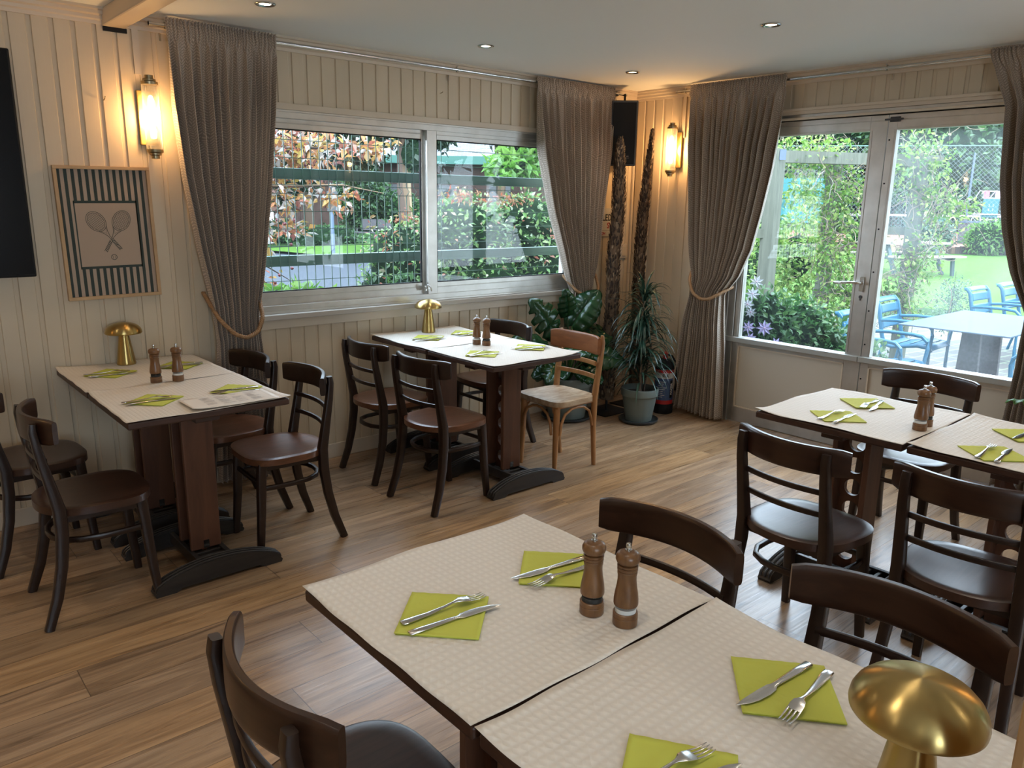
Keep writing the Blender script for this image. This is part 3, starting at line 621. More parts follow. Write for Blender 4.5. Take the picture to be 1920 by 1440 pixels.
# ------------------------------------------------------------------ tables
TZ = .766
tb0 = None
def table(x, y, w_, d_, label):
    """pedestal bistro table: holed column on two arched sledge feet"""
    global tb0
    if tb0 is None:
        t = tb0 = thing('pedestal_table', label, 'table', (x, y, 0), 0, 'pedestal bistro tables pushed together in pairs')
        MB().box(-.325, .325, -.30, .30, .738, TZ).build('table_top', M_ttop, t, smooth=0, bevel=.006)
        MB().box(-.25, .25, -.045, .045, .70, .738).box(-.05, .05, -.22, .22, .70, .738).build('top_support', M_ttop, t, smooth=0, bevel=.003)
        for s_ in (1, -1):
            MB().box(-.066, .066, s_*.068-.012, s_*.068+.012, .085, .715).build('column_board', M_tcol, t, smooth=0, bevel=.004)
            # arched sledge foot
            prof = [(-.27, 0), (-.19, 0), (-.165, .014), (.165, .014), (.19, 0), (.27, 0)]
            top = [(.27*math.cos(a), .012+.020*min(1, math.sin(a)*5)+.066*math.sin(a)**1.5) for a in [PI*k/40 for k in range(1, 40)]]
            pr = prof+[(.276, .012)]+top+[(-.276, .012)]
            ft = MB().prism(pr, s_*.218-.030, s_*.218+.030, 'y')
            for dy, k_ in ((-.021, 1.0), (0, 1.004), (.021, 1.0)):
                ft.sweep([(.27*math.cos(a), s_*.218+dy, .0125+.020*min(1, math.sin(a)*5)+.067*k_*math.sin(a)**1.5) for a in [PI*k/40 for k in range(1, 40)]], .0055, n=6)
            ft.build('foot', M_base, t, smooth=.5)
        hb = MB(); hs = [.145+.098*k for k in range(6)]; x0, x1 = -.009, .009; n = 24
        for xx in (x0, x1):
            for zc in hs:
                q = []
                for k in range(n):
                    a = 2*PI*k/n; c, sn = math.cos(a), math.sin(a); m_ = max(abs(c)/.056, abs(sn)/.049); q.append(((xx, .036*c, zc+.036*sn), (xx, c/m_, zc+sn/m_)))
                hb.add([p_ for a_ in q for p_ in a_], [(2*k, 2*k+1, 2*((k+1) % n)+1, 2*((k+1) % n)) for k in range(n)])
        for zc in hs:
            hb.add([(xx, .036*math.cos(2*PI*k/n), zc+.036*math.sin(2*PI*k/n)) for k in range(n) for xx in (x0, x1)], [(2*k, 2*k+1, 2*((k+1) % n)+1, 2*((k+1) % n)) for k in range(n)])
        hb.box(x0, x1, -.056, .056, .068, .096).box(x0, x1, -.056, .056, .684, .715)
        hb.build('pierced_board', M_tcol, t, smooth=0, label='recessed board with a row of round holes')
        rl = MB().box(-.075, -.055, -.20, .20, .035, .085).box(.055, .075, -.20, .20, .035, .085).box(-.055, .055, -.20, .20, .04, .055)
        for yy in (-.135, -.09, .09, .135): rl.box(-.055, .055, yy-.008, yy+.008, .055, .078)
        rl.build('base_rail', M_base, t, smooth=0, bevel=.002)
        MB().box(-.012, .012, -.083, -.080, .09, .125).build('bracket', M_steel, t, smooth=0)
    else: t = dup(tb0, (x, y, 0), 0, label)
    return t
def sheet(x0, x1, y0, y1, label, seed=0, lift=()):
    """embossed paper place sheet with slightly wavy, curling edges"""
    r = random.Random(seed); ph = [r.uniform(0, 6.28) for _ in range(8)]; w_, d_ = x1-x0, y1-y0; lift = dict(lift)
    def fn(u, v):
        e = (abs(2*u-1)**14, abs(2*v-1)**14)
        x = (u-.5)*w_+(1 if u > .5 else -1)*e[0]*(.001+.0025*math.sin(9*v+ph[0])+.0012*math.sin(23*v+ph[1]))
        y = (v-.5)*d_+(1 if v > .5 else -1)*e[1]*(.001+.0025*math.sin(8*u+ph[2])+.0012*math.sin(21*u+ph[3]))
        ee = max(abs(2*u-1), abs(2*v-1)); z = .0012+.0012*(1+math.sin(7*u+ph[4])*math.sin(6*v+ph[5]))
        k = max(0, (ee-.93)/.07); z += k*k*(.0022+.0022*math.sin(9*(u-v)+ph[6]))
        for (cu, cv), h in lift.items():
            dd = math.hypot(u-cu, v-cv); z += h*max(0, 1-dd/.22)**2
        return (x, y, z)
    return MB().grid(fn, 44, 44).build('table_paper', M_paper, smooth=3, loc=((x0+x1)/2, (y0+y1)/2, TZ), solid=.0006, label=label, cat='table paper', group='embossed paper table covers')
for (xc, y1, gp, nm) in ((-3.945, -.012, 0, 'under the tennis print'), (-2.19, -.055, 0, 'by the sliding window'), (-4.015, -2.825, 0, 'in the foreground'), (-1.865, -2.60, 0, 'by the glass doors')):
    for k in (0, 1):
        yc = y1-.305-k*.615
        which = {(-3.945, 0): 'dark pedestal table against the wall under the tennis print', (-3.945, 1): 'dark pedestal table carrying the printed menu, nearer half of the tennis print pair',
                 (-2.19, 0): 'dark pedestal table pushed against the wall below the sliding window', (-2.19, 1): 'dark pedestal table nearer half of the window pair, beside the honey chair',
                 (-4.015, 0): 'dark pedestal table in the foreground carrying two mills', (-4.015, 1): 'dark pedestal table in the foreground under the big brass lamp',
                 (-1.865, 0): 'dark pedestal table nearest the glass doors with bluish lit paper', (-1.865, 1): 'dark pedestal table at the right edge beside the glass door table'}[(xc, k)]
        table(xc, yc, .65, .60, which)
        sheet(xc-.328, xc+.328, yc-.3035, yc+.3035, 'embossed cream paper on the '+which.replace('dark pedestal table', 'table').split(',')[0], seed=int(xc*-100)+k,
              lift={(-3.945, 1): (((1, 0), .010), ((0, 1), .012)), (-3.945, 0): (((0, 1), .010),), (-2.19, 1): (((1, 0), .012), ((0, 0), .006)), (-2.19, 0): (((0, 1), .010),), (-4.015, 0): (((0, 1), .006), ((0, 0), .004)), (-4.015, 1): (((0, 1), .008), ((1, 1), .008)), (-1.865, 0): (((0, 1), .012),), (-1.865, 1): (((0, 1), .012), ((1, 1), .008))}.get((xc, k), ()))

# ------------------------------------------------------------------ place settings
PZ = TZ+.0036
def loft(secs, n=10, pw=2.6):
    """secs: (s, lateral offset, z, half width, half thickness) along +x"""
    mb = MB(); vs = []
    for s_, y, z, hw, ht in secs:
        for j in range(n):
            a = 2*PI*(j+.5)/n; c, sn = math.cos(a), math.sin(a); e = 2/pw
            vs.append((s_, y+hw*math.copysign(abs(c)**e, c), z+ht*math.copysign(abs(sn)**e, sn)))
    k = len(secs); fs = [(i*n+j, i*n+(j+1) % n, (i+1)*n+(j+1) % n, (i+1)*n+j) for i in range(k-1) for j in range(n)]+[tuple(range(n-1, -1, -1)), tuple((k-1)*n+j for j in range(n))]
    return mb.add(vs, fs)
def make_fork():
    m_ = loft([(-.100, 0, .0035, .006, .001), (-.098, 0, .0035, .0095, .0015), (-.08, 0, .0035, .0095, .0018), (-.04, 0, .004, .007, .0018), (0, 0, .0075, .0042, .0018), (.018, 0, .0105, .003, .0018), (.028, 0, .012, .0045, .0015), (.038, 0, .0125, .0105, .0012), (.048, 0, .0105, .0125, .0011), (.058, 0, .008, .0125, .0011), (.062, 0, .0075, .0125, .001)])
    for y in (-.0105, -.0035, .0035, .0105):
        q = loft([(.060, y, .0078, .0021, .001), (.075, y, .0055, .0019, .001), (.09, y*.95, .0055, .0016, .0009), (.100, y*.92, .0072, .0008, .0006)], 6, 2); m_.add(q.v, q.f)
    return m_
def make_knife():
    return loft([(-.105, 0, .0035, .006, .0012), (-.103, 0, .0035, .0088, .0024), (-.06, 0, .0035, .0082, .0028), (-.01, 0, .0035, .0062, .0026), (.0, 0, .0035, .0058, .0022), (.008, 0, .0032, .0062, .0014), (.016, .001, .003, .0100, .0009), (.035, .0015, .003, .0115, .0008), (.065, .0005, .003, .0105, .0007), (.088, -.002, .003, .0072, .0006), (.102, -.005, .003, .003, .0005), (.108, -.0065, .003, .0006, .0004)])
fk0 = nf0 = nk0 = None
def setting(where, nx, ny, na, fork, knife):
    global fk0, nf0, nk0
    r = random.Random(int(nx*1000)); z0 = PZ
    def nfn(u, v):
        return ((u-.5)*.168, (v-.5)*.168, .0012+.0012*max(0, math.sin(3*u+2*v))+.0010*math.sin(17*u*v+3)**2+(.002*max(0, (max(abs(2*u-1), abs(2*v-1))-.9)/.1)))
    if nk0 is None:
        nk0 = MB().grid(nfn, 20, 20)
        # folded edge: second ply just below
        nk0.grid(lambda u, v: ((u-.5)*.166+.001, (v-.5)*.166-.001, .0003), 1, 1)
        nk0 = nk0.build('napkin', M_lime, smooth=3, loc=(nx, ny, z0), rz=math.radians(na), solid=.0005, label='lime paper napkin '+where, cat='napkin', group='lime paper napkins')
    else: dup(nk0, (nx, ny, z0), math.radians(na), 'lime paper napkin '+where)
    zc = z0+.0030
    if fork:
        if nf0 is None: nf0 = make_fork().build('fork', M_steel, smooth=1.2, loc=(fork[0], fork[1], zc), rz=math.radians(fork[2]), label='steel fork on the lime napkin '+where, cat='fork', group='steel forks')
        else: dup(nf0, (fork[0], fork[1], zc), math.radians(fork[2]), 'steel fork on the lime napkin '+where)
    if knife:
        if fk0 is None: fk0 = make_knife().build('knife', M_steel, smooth=1.2, loc=(knife[0], knife[1], zc), rz=math.radians(knife[2]), label='steel table knife on the lime napkin '+where, cat='knife', group='steel table knives')
        else: dup(fk0, (knife[0], knife[1], zc), math.radians(knife[2]), 'steel table knife on the lime napkin '+where)
for a_ in (
 ('on the near table, left of the two mills', -4.173, -3.12, 44, (-4.162, -3.107, -5), (-4.166, -3.151, -6)),
 ('on the near table, right behind the pepper mill', -3.848, -3.121, 44, (-3.862, -3.157, 177), (-3.861, -3.112, 173)),
 ('on the near table, left of the brass lamp', -3.856, -3.706, 40, (-3.849, -3.745, 187), (-3.86, -3.691, 177)),
 ('at the bottom edge of the near table', -4.185, -3.725, 33, (-4.19, -3.70, -8.7), (-4.19, -3.752, -4)),
 ('on the door table left end', -2.02, -2.875, 48, (-2.027, -2.85, 0), (-2.034, -2.91, 5)),
 ('on the door table, closest to the glass doors', -1.71, -2.85, 50, (-1.722, -2.868, -174), (-1.727, -2.90, -168)),
 ('right of the mills on the door table', -2.055, -3.46, 48, (-2.061, -3.434, 3), (-2.06, -3.49, 6)),
 ('at the right photo edge', -1.71, -3.46, 48, (-1.70, -3.50, 180), (-1.70, -3.45, 178)),
 ('beside the brass lamp under the tennis print', -4.09, -.285, 40, (-4.105, -.283, -12), (-4.092, -.335, -6)),
 ('on the tennis print table, front left', -4.085, -.94, 42, (-4.11, -.93, -4), (-4.10, -.968, -3)),
 ('next to the menu', -3.745, -.965, 42, (-3.772, -1.02, 170), (-3.756, -.965, 171)),
 ('behind the mills under the tennis print', -3.77, -.285, 42, (-3.779, -.32, 177), (-3.76, -.285, 172)),
 ('before the brass lamp on the window table', -2.285, -.355, 42, (-2.31, -.38, -14), (-2.315, -.425, -9)),
 ('behind the mills on the window table', -1.985, -.35, 42, (-2.01, -.375, -179), (-2.01, -.42, -176)),
 ('on the window table, front left corner', -2.345, -.97, 42, (-2.349, -.95, 8), (-2.347, -1.005, -7)),
 ('on the window table, nearest the honey chair', -1.99, -.98, 42, (-2.02, -.985, 158), (-2.01, -1.03, 164))):
    setting(*a_)
# mills
def mill(x, y, fill, label, proto={}):
    if fill not in proto:
        t = proto[fill] = thing('%s_mill' % fill, label, 'mill', (x, y, PZ), random.uniform(0, 6), 'turned wooden %s mills' % fill)
        MB().lathe([(.001, 0), (.0245, 0), (.0255, .002), (.0255, .0165), (.0245, .018), (.0255, .0195), (.0255, .027), (.0235, .0285), (.001, .0285)], 40).build('base', M_mill, t, smooth=.5)
        MB().lathe([(.0235, .0282), (.0245, .030), (.0245, .042), (.0235, .0445)], 32).build('window_ring', M_glassc, t, smooth=1)
        MB().lathe([(.001, .0285), (.0215, .0285), (.0218, .0385 if fill == 'pepper' else .0375), (.001, .037)], 24).build(fill+'_filling', M_pepper if fill == 'pepper' else M_salt, t, smooth=.6)
        MB().lathe([(.001, .044), (.0245, .044), (.0252, .047), (.0250, .056), (.0232, .070), (.0205, .085), (.0190, .098), (.0190, .108), (.0202, .112), (.0202, .116), (.0192, .1175), (.0208, .120), (.0208, .1235), (.0192, .125), (.0212, .1275), (.0212, .131), (.0180, .1325), (.001, .1325)], 40).build('body', M_mill, t, smooth=.5)
        MB().lathe([(.001, .1325), (.0185, .1325), (.0225, .1365), (.0248, .1425), (.0245, .149), (.0215, .155), (.0155, .1585), (.008, .160), (.001, .160)], 40).build('head', M_mill, t, smooth=.9)
        MB().lathe([(.001, .160), (.0068, .160), (.0068, .1625), (.0035, .1635), (.003, .166), (.0052, .1675), (.0058, .1715), (.0048, .1755), (.001, .1765)], 20).build('knob', M_steel, t, smooth=.8)
        return t
    return dup(proto[fill], (x, y, PZ), random.uniform(0, 6), label)
for (x, y, fl_, lb) in ((-3.925, -3.303, 'pepper', 'wooden pepper mill on the near foreground table'), (-3.905, -3.377, 'salt', 'wooden salt mill on the near foreground table'),
    (-3.975, -.60, 'pepper', 'wooden pepper mill under the tennis print'), (-3.885, -.625, 'salt', 'wooden salt mill under the tennis print'),
    (-2.172, -.700, 'salt', 'wooden salt mill on the window table'), (-2.150, -.765, 'pepper', 'wooden pepper mill on the window table'),
    (-1.945, -3.165, 'salt', 'wooden salt mill on the door table, front one'), (-1.865, -3.155, 'pepper', 'wooden pepper mill on the door table, half hidden behind the salt mill')): mill(x, y, fl_, lb)
# mushroom lamps
lp0 = None
for (x, y, lb) in ((-3.988, -3.963, 'large looking brushed brass mushroom lamp at the lower right corner'), (-3.965, -.085, 'brass mushroom lamp on the table under the tennis print'), (-2.150, -.165, 'brass mushroom lamp on the window table below the sliding window')):
    if lp0 is None:
        t = lp0 = thing('mushroom_lamp', lb, 'table lamp', (x, y, PZ), 0, 'brushed brass mushroom table lamps')
        MB().lathe([(.001, 0), (.044, 0), (.0455, .003), (.0455, .009), (.043, .022), (.0385, .055), (.032, .098), (.026, .138), (.021, .166), (.0195, .176)], 48).build('stem', M_brass, t, smooth=.9)
        MB().lathe([(.0845, .1585), (.0865, .160), (.0872, .165), (.0855, .175), (.080, .186), (.070, .1965), (.055, .2055), (.036, .2115), (.016, .2145), (.001, .215)], 72).lathe([(.086, .160), (.080, .164), (.070, .172), (.048, .180), (.020, .183)], 48).build('shade', M_brass, t, smooth=1.2)
    else: dup(lp0, (x, y, PZ), 0, lb)
# printed menu
r = random.Random(3)
t = thing('menu', 'printed paper menu lying at the corner of the table under the tennis print', 'menu', (-3.842, -1.13, PZ+.0055), math.radians(-1.5))
MB().grid(lambda u, v: ((u-.5)*.36, (v-.5)*.20, .001+.012*max(0, .25-u)**2*10*(1-v)+.0008*math.sin(9*u)), 24, 12).build('sheet', M_menu, t, smooth=3, solid=.0003)
mm = MB()
def bar(x, y, w_, h_): mm.add([(x, y, .0022), (x+w_, y, .0022), (x+w_, y+h_, .0022), (x, y+h_, .0022)], [(0, 1, 2, 3)])
for c_ in range(4):
    for k in range(15):
        if r.random() < .86: bar(-.105+c_*.062, .066-k*.0092, r.uniform(.025, .052), .0022 if k % 6 else .0036)
for x0, y0, w_, h_ in ((-.165, -.085, .325, .0008), (-.165, .085, .325, .0008), (-.165, -.085, .0008, .17), (.16, -.085, .0008, .17)): bar(x0, y0, w_, h_)
for k in range(5): bar(-.155+k*.008, -.04+.01*(k % 2), .005, .05)
mm.build('printed_text', M_ink, t, smooth=0)

# ------------------------------------------------------------------ television, picture, loudspeaker, sign, switch
t = thing('television', 'large black wall television cut off by the left photo edge', 'television', (-5.2, -.05, 1.73))
MB().box(-.89, .888, -.030, .012, -.50, .50).build('housing', M_black, t, smooth=0, bevel=.006)
MB().box(-.88, .878, -.0315, -.0295, -.485, .492).build('screen', M_screen, t, smooth=0)
MB().box(-.25, .25, .012, .05, -.2, .2).build('wall_mount', M_dgrey, t, smooth=0)
# framed tennis print (435 x 645 mm)
t = thing('framed_print', 'framed print of two crossed tennis rackets on dark stripes', 'picture', (-3.967, -.001, 1.423)); t.rotation_euler.y = math.radians(-.75)
hw, hh, fw_ = .2165, .322, .016
MB().box(-hw, hw, -.026, 0, hh-fw_, hh).box(-hw, hw, -.026, 0, -hh, -hh+fw_).box(-hw, -hw+fw_, -.026, 0, -hh+fw_, hh-fw_).box(hw-fw_, hw, -.026, 0, -hh+fw_, hh-fw_).build('frame', M_oak, t, smooth=0, bevel=.0015)
MB().box(-hw+fw_, hw-fw_, -.010, 0, -hh+fw_, hh-fw_).build('print_paper', M_pink, t, smooth=0)
pr = MB(); iw, ih = hw-fw_, hh-fw_; YF = -.0104
def q4(x0, x1, z0, z1): pr.add([(x0, YF, z0), (x1, YF, z0), (x1, YF, z1), (x0, YF, z1)], [(0, 1, 2, 3)])
ns_ = 13; sw = 2*iw/ns_
bx, bz0, bz1 = .138, -.172, .158
for k in range(ns_):
    x0 = -iw+k*sw; x1 = x0+sw*.48
    if x1 < -bx-.004 or x0 > bx: q4(x0, x1, -ih, ih)
    else: q4(x0, x1, -ih, bz0); q4(x0, x1, bz1, ih)
q4(-bx-.006, bx+.006, bz1-.012, bz1); q4(-bx-.006, bx+.006, bz0, bz0+.012); q4(-bx-.006, -bx, bz0, bz1); q4(bx, bx+.006, bz0, bz1)
def strip(pts, w_, closed=False):
    k = len(pts); vs = []
    for i, (x, z) in enumerate(pts):
        a_ = pts[i-1] if (closed or i) else pts[0]; b_ = pts[(i+1) % k] if (closed or i < k-1) else pts[-1]
        dx, dz = b_[0]-a_[0], b_[1]-a_[1]; L = math.hypot(dx, dz) or 1; nx, nz = -dz/L*w_/2, dx/L*w_/2
        vs += [(x+nx, YF-.0002, z+nz), (x-nx, YF-.0002, z-nz)]
    pr.add(vs, [(2*i, 2*i+1, 2*((i+1) % k)+1, 2*((i+1) % k)) for i in range(k if closed else k-1)])
def racket(cx, cz, ang, hx, hz):
    A_ = math.radians(ang); ux = (math.cos(A_), math.sin(A_)); vx = (-math.sin(A_), math.cos(A_))
    def P(a_, b_): return (cx+a_*ux[0]+b_*vx[0], cz+a_*ux[1]+b_*vx[1])
    ra, rb = .040, .052
    strip([P(ra*math.cos(q), rb*math.sin(q)) for q in [2*PI*i/44 for i in range(44)]], .0022, True)
    strip([P((ra-.006)*math.cos(q), (rb-.006)*math.sin(q)) for q in [2*PI*i/44 for i in range(44)]], .0014, True)
    for k in range(-4, 5):
        a_ = k*.0078; b_ = (rb-.006)*math.sqrt(max(0, 1-(a_/(ra-.006))**2)); strip([P(a_, -b_), P(a_, b_)], .0010)
    for k in range(-5, 6):
        b_ = k*.0082; a_ = (ra-.006)*math.sqrt(max(0, 1-(b_/(rb-.006))**2)); strip([P(-a_, b_), P(a_, b_)], .0010)
    strip([P(-.022, -.044), P(-.010, -.066), P(-.0035, -.088), P(-.0035, -.112)], .0022); strip([P(.022, -.044), P(.010, -.066), P(.0035, -.088), P(.0035, -.112)], .0022)
    strip([P(-.014, -.050), P(0, -.072), P(.014, -.050)], .0014)
    strip([P(-.006, -.112), P(-.0065, -.172), P(.0065, -.172), P(.006, -.112)], .0022)
    for k in range(7): strip([P(-.005, -.116-k*.008), P(.005, -.121-k*.008)], .0035)
racket(-.052, .058, 36, 0, 0); racket(.063, .060, -30, 0, 0)
strip([(.012+.013*math.cos(q), -.118+.013*math.sin(q)) for q in [2*PI*i/28 for i in range(28)]], .0025, True)
strip([(.004, -.110), (.008, -.116), (.006, -.126)], .0014); strip([(.020, -.111), (.017, -.118), (.019, -.126)], .0014)
pr.build('printed_artwork', M_ink2, t, smooth=0)
MB().box(-iw, iw, -.0185, -.0165, -ih, ih).build('glass_pane', M_picglass, t, smooth=0)
# loudspeaker hung in the corner
t = thing('loudspeaker', 'black box loudspeaker hung high in the room corner', 'loudspeaker', (-.345, -.185, 2.125), math.radians(-47)); t.rotation_euler.x = math.radians(4)
MB().prism([(-.100, 0), (.100, 0), (.065, .15), (-.065, .15)], -.238, .238, 'z').build('cabinet', M_dgrey, t, smooth=0, bevel=.008)
MB().box(-.088, .088, -.006, .001, -.224, .224).build('grille', M_black, t, smooth=0, bevel=.003)
text('brand_mark', 'ans', .013, M_sign, t, T(.035, -.0072, -.165) @ R(90, 'X'))
MB().box(.020, .048, -.0068, -.006, -.179, -.178).build('brand_line', M_sign, t, smooth=0)
MB().box(-.03, .03, .14, .19, -.05, .05).box(-.008, .008, .12, .165, .236, .29).build('wall_bracket', M_black, t, smooth=0, bevel=.003)
# tennis club street sign
t = thing('street_sign', 'white enamel street sign with black and red lettering behind the bark sculptures', 'sign', (-.36, -.004, 1.453))
MB().box(-.21, .235, -.005, 0, -.105, .115).build('sign_plate', M_sign, t, smooth=0, bevel=.002)
TX = R(90, 'X')
text('lettering', 'WIMBLEDON', .072, M_black2, t, T(.028, -.0055, .040) @ TX, wmax=.385, bold=.0015)
text('lettering', 'SW19', .062, M_dred, t, T(.135, -.0055, -.022) @ TX, wmax=.145, bold=.002)
text('lettering', 'LONDON', .028, M_dred, t, T(-.02, -.0055, -.083) @ TX, wmax=.13, bold=.001)
MB().box(-.21, .235, -.0058, -.005, -.060, -.057).build('divider_line', M_ink, t, smooth=0)
t = thing('light_switch', 'small ivory light switch on the wall near the corner', 'switch', (-.085, -.001, 1.225))
MB().box(-.042, .042, -.010, 0, -.058, .058).build('switch_plate', M_trim, t, smooth=0, bevel=.004)
MB().box(-.022, .022, -.016, -.009, -.040, .040).build('rocker', M_wall, t, smooth=0, bevel=.003)
# small hooks left in the wall
t = MB().sweep([(-3.93, 0, 2.055), (-3.93, -.022, 2.055), (-3.928, -.030, 2.063), (-3.926, -.030, 2.072)], .0022).build('wall_hook', M_brassd, label='tiny brass screw hook in the wall above the tennis print', cat='hook')
MB().sweep([(-1.925, 0, 2.28), (-1.925, -.018, 2.28), (-1.922, -.025, 2.287)], .002).build('wall_hook', M_brassd, label='tiny screw hook in the boards above the sliding window', cat='hook')

# ------------------------------------------------------------------ bark sculptures
M_bark = mat('dark_bark', (.05, .03, .018), .8); g = N(M_bark); ge = g.n('ShaderNodeNewGeometry')
g.l(g.ramp(ge.outputs['Random Per Island'], [(0, (.022, .013, .009)), (.55, (.055, .032, .02)), (.82, (.13, .08, .045)), (1, (.38, .27, .17))]), g.b.inputs['Base Color'])
def bark(base, pts, rads, label, seed):
    r = random.Random(seed); t = thing('bark_sculpture', label, 'sculpture', base, 0, 'tall bark column sculptures')
    P = [Vector(q) for q in pts]; b = MB(); n = 14; K = 60; vs = []
    def at(s_):
        f_ = s_*(len(P)-1); i = min(int(f_), len(P)-2); return P[i].lerp(P[i+1], f_-i), rads[i]+(rads[i+1]-rads[i])*(f_-i)
    for k in range(K+1):
        c, R_ = at(k/K)
        for j in range(n): a = 2*PI*j/n; q = R_*(.86+.1*r.random()); vs.append((c.x+q*math.cos(a), c.y+q*math.sin(a), c.z))
    b.add(vs, [(k*n+j, k*n+(j+1) % n, (k+1)*n+(j+1) % n, (k+1)*n+j) for k in range(K) for j in range(n)]+[tuple(range(n-1, -1, -1)), tuple(K*n+j for j in range(n))])
    for _ in range(2600):
        s_ = r.random()**.95; c, R_ = at(s_); a = r.uniform(0, 2*PI); R_ *= r.uniform(.9, 1.06); h = r.uniform(.012, .035); w_ = r.uniform(.003, .007)
        o = Vector((math.cos(a), math.sin(a), 0)); tn = Vector((-o.y, o.x, 0)); p0 = c+o*R_; tl = r.uniform(-.25, .25); lf = r.uniform(.002, .012)
        b.add([p0-tn*w_, p0+tn*w_, p0+tn*(w_*.6+tl*h)+Vector((0, 0, h))+o*lf, p0-tn*(w_*.6-tl*h)+Vector((0, 0, h))+o*lf, p0+Vector((0, 0, -h*.3))-o*.004], [(0, 1, 2, 3), (1, 0, 4)])
    b.build('bark_column', M_bark, t, smooth=0)
    MB().box(-.15, .15, -.13, .13, 0, .008).build('base_plate', M_black, t, smooth=0, bevel=.002)
    MB().sweep([(P[0].x, P[0].y, .005), (P[0].x, P[0].y, P[0].z+.05)], .009, n=12).build('support_rod', M_black, t)
bark((-.55, -.31, 0), [(0, 0, .10), (0, 0, .4), (.014, 0, .8), (.010, 0, 1.2), (.042, 0, 1.55), (.035, 0, 1.85), (.030, 0, 2.0), (.030, 0, 2.06)], [.060, .056, .055, .050, .052, .042, .027, .006], 'thicker dark bark column in front of the loudspeaker', 5)
bark((-.20, -.295, 0), [(0, 0, .10), (0, 0, .5), (0, .012, .9), (.0, .012, 1.25), (.0, .0, 1.55), (.0, -.02, 1.8), (.0, -.04, 2.0), (.0, -.05, 2.14)], [.05, .048, .048, .046, .042, .032, .020, .004], 'slimmer dark bark column tapering to a point behind the spiky plant', 6)

# ------------------------------------------------------------------ potted plants
def pot(t, r0, r1, h, sr):
    MB().lathe([(.001, .016), (r0, .016), (r0+(r1-r0)*.78, .016+(h-.016)*.76), (r1*.985, .016+(h-.016)*.77), (r1, .016+(h-.016)*.78), (r1+.004, h-.004), (r1+.002, h), (r1-.008, h), (r1-.012, h-.05), (r0*.9, .05), (.001, .05)], 56).build('pot', M_pot, t, smooth=.6)
    MB().lathe([(.001, 0), (sr*.86, 0), (sr*.97, .012), (sr, .026), (sr-.004, .028), (sr*.93, .018), (sr*.84, .010), (.001, .010)], 56).build('saucer', M_saucer, t, smooth=.6)
    MB().lathe([(.001, h-.04), (r1-.014, h-.042)], 32).build('soil', M_soil, t, smooth=1)
M_strap = leafmat('dracaena_leaf', [(0, (.008, .028, .018)), (.6, (.02, .055, .035)), (1, (.05, .095, .06))], .12, .32)
M_mons = leafmat('glossy_monstera_leaf', [(0, (.008, .035, .018)), (.55, (.015, .055, .022)), (.8, (.05, .14, .03)), (1, (.10, .24, .04))], .22, .22)
t = thing('potted_dracaena', 'spiky long-leaved plant in a grey green pot in the corner', 'plant', (-.575, -.66, 0), .3)
pot(t, .098, .138, .262, .15)
MB().sweep([(0, 0, .22), (.012, .005, .5), (.0, .012, .78), (.008, 0, .95)], [.014, .012, .010, .006]).sweep([(.02, -.02, .22), (.05, -.03, .4), (.06, -.05, .6)], [.009, .008, .005]).build('stem', M_bark, t)
r = random.Random(11); lv = MB()
for i in range(300):
    zb = r.uniform(.30, .98)**1.0; a = r.uniform(0, 2*PI); L = r.uniform(.20, .36)*(1.0 if zb < .85 else .8); el = math.radians(r.uniform(-5, 60) if zb < .85 else r.uniform(25, 80)); w_ = r.uniform(.006, .0105); k = 9
    p0 = Vector((.008*math.cos(a), .008*math.sin(a), zb)); d = Vector((math.cos(a)*math.cos(el), math.sin(a)*math.cos(el), math.sin(el))); pos = p0.copy(); vs = []; droop = r.uniform(.16, .34)
    for j in range(k+1):
        f_ = j/k; sd_ = d.cross(Vector((0, 0, 1)));
        if sd_.length < 1e-3: sd_ = Vector((1, 0, 0))
        sd_.normalize(); ww = w_*min(1, 3*f_+.35)*(1-f_**3)+.0004; nn = sd_.cross(d)
        vs += [pos+sd_*ww, pos-nn*ww*.35, pos-sd_*ww]; pos = pos+d*(L/k); d = (d+Vector((0, 0, -droop*(.6+f_)))).normalized()
        if pos.z < .16: pos.z = .16
    lv.add(vs, [q for j in range(k) for q in ((3*j, 3*j+1, 3*j+4, 3*j+3), (3*j+1, 3*j+2, 3*j+5, 3*j+4))])
lv.build('foliage', M_strap, t, smooth=1.5)
t = thing('potted_monstera', 'big-leaved monstera in a wide grey pot behind the honey chair', 'plant', (-.93, -.245, 0), 0)
pot(t, .14, .185, .33, .195)
def mleaf(mb, base, tipdir, up_, L, W_, cuts, seed):
    """heart-shaped leaf with cuts between lobes"""
    r = random.Random(seed); d = Vector(tipdir).normalized(); u_ = Vector(up_).normalized(); sd_ = d.cross(u_).normalized(); nn = sd_.cross(d).normalized(); b0 = Vector(base)
    for side in (1, -1):
        m_ = 26; vs = []
        for i in range(m_+1):
            f_ = i/m_; y = W_*(math.sin(PI*min(1, f_*.93+.07))**.62)*(1-.25*f_)*(1 if f_ < .97 else (1-f_)/.03)
            if cuts and .18 < f_ < .9: y *= (1 if (i//2) % 3 else .55)
            back = -.16*L*(1-f_)**6
            for e in (0, .35, .7, 1):
                yy = y*e; x = L*f_+(back*e if f_ < .4 else 0)+.10*L*e*(f_)*0
                zz = -.30*L*f_**2-.22*W_*e**2+.05*W_*e+.012*math.sin(i*1.3+seed)*e
                vs.append(b0+d*x+sd_*(side*yy)+nn*zz)
        fs = []
        for i in range(m_):
            for e in range(3):
                q = (4*i+e, 4*i+e+1, 4*i+5+e, 4*i+4+e); fs.append(q if side > 0 else tuple(reversed(q)))
        mb.add(vs, fs)
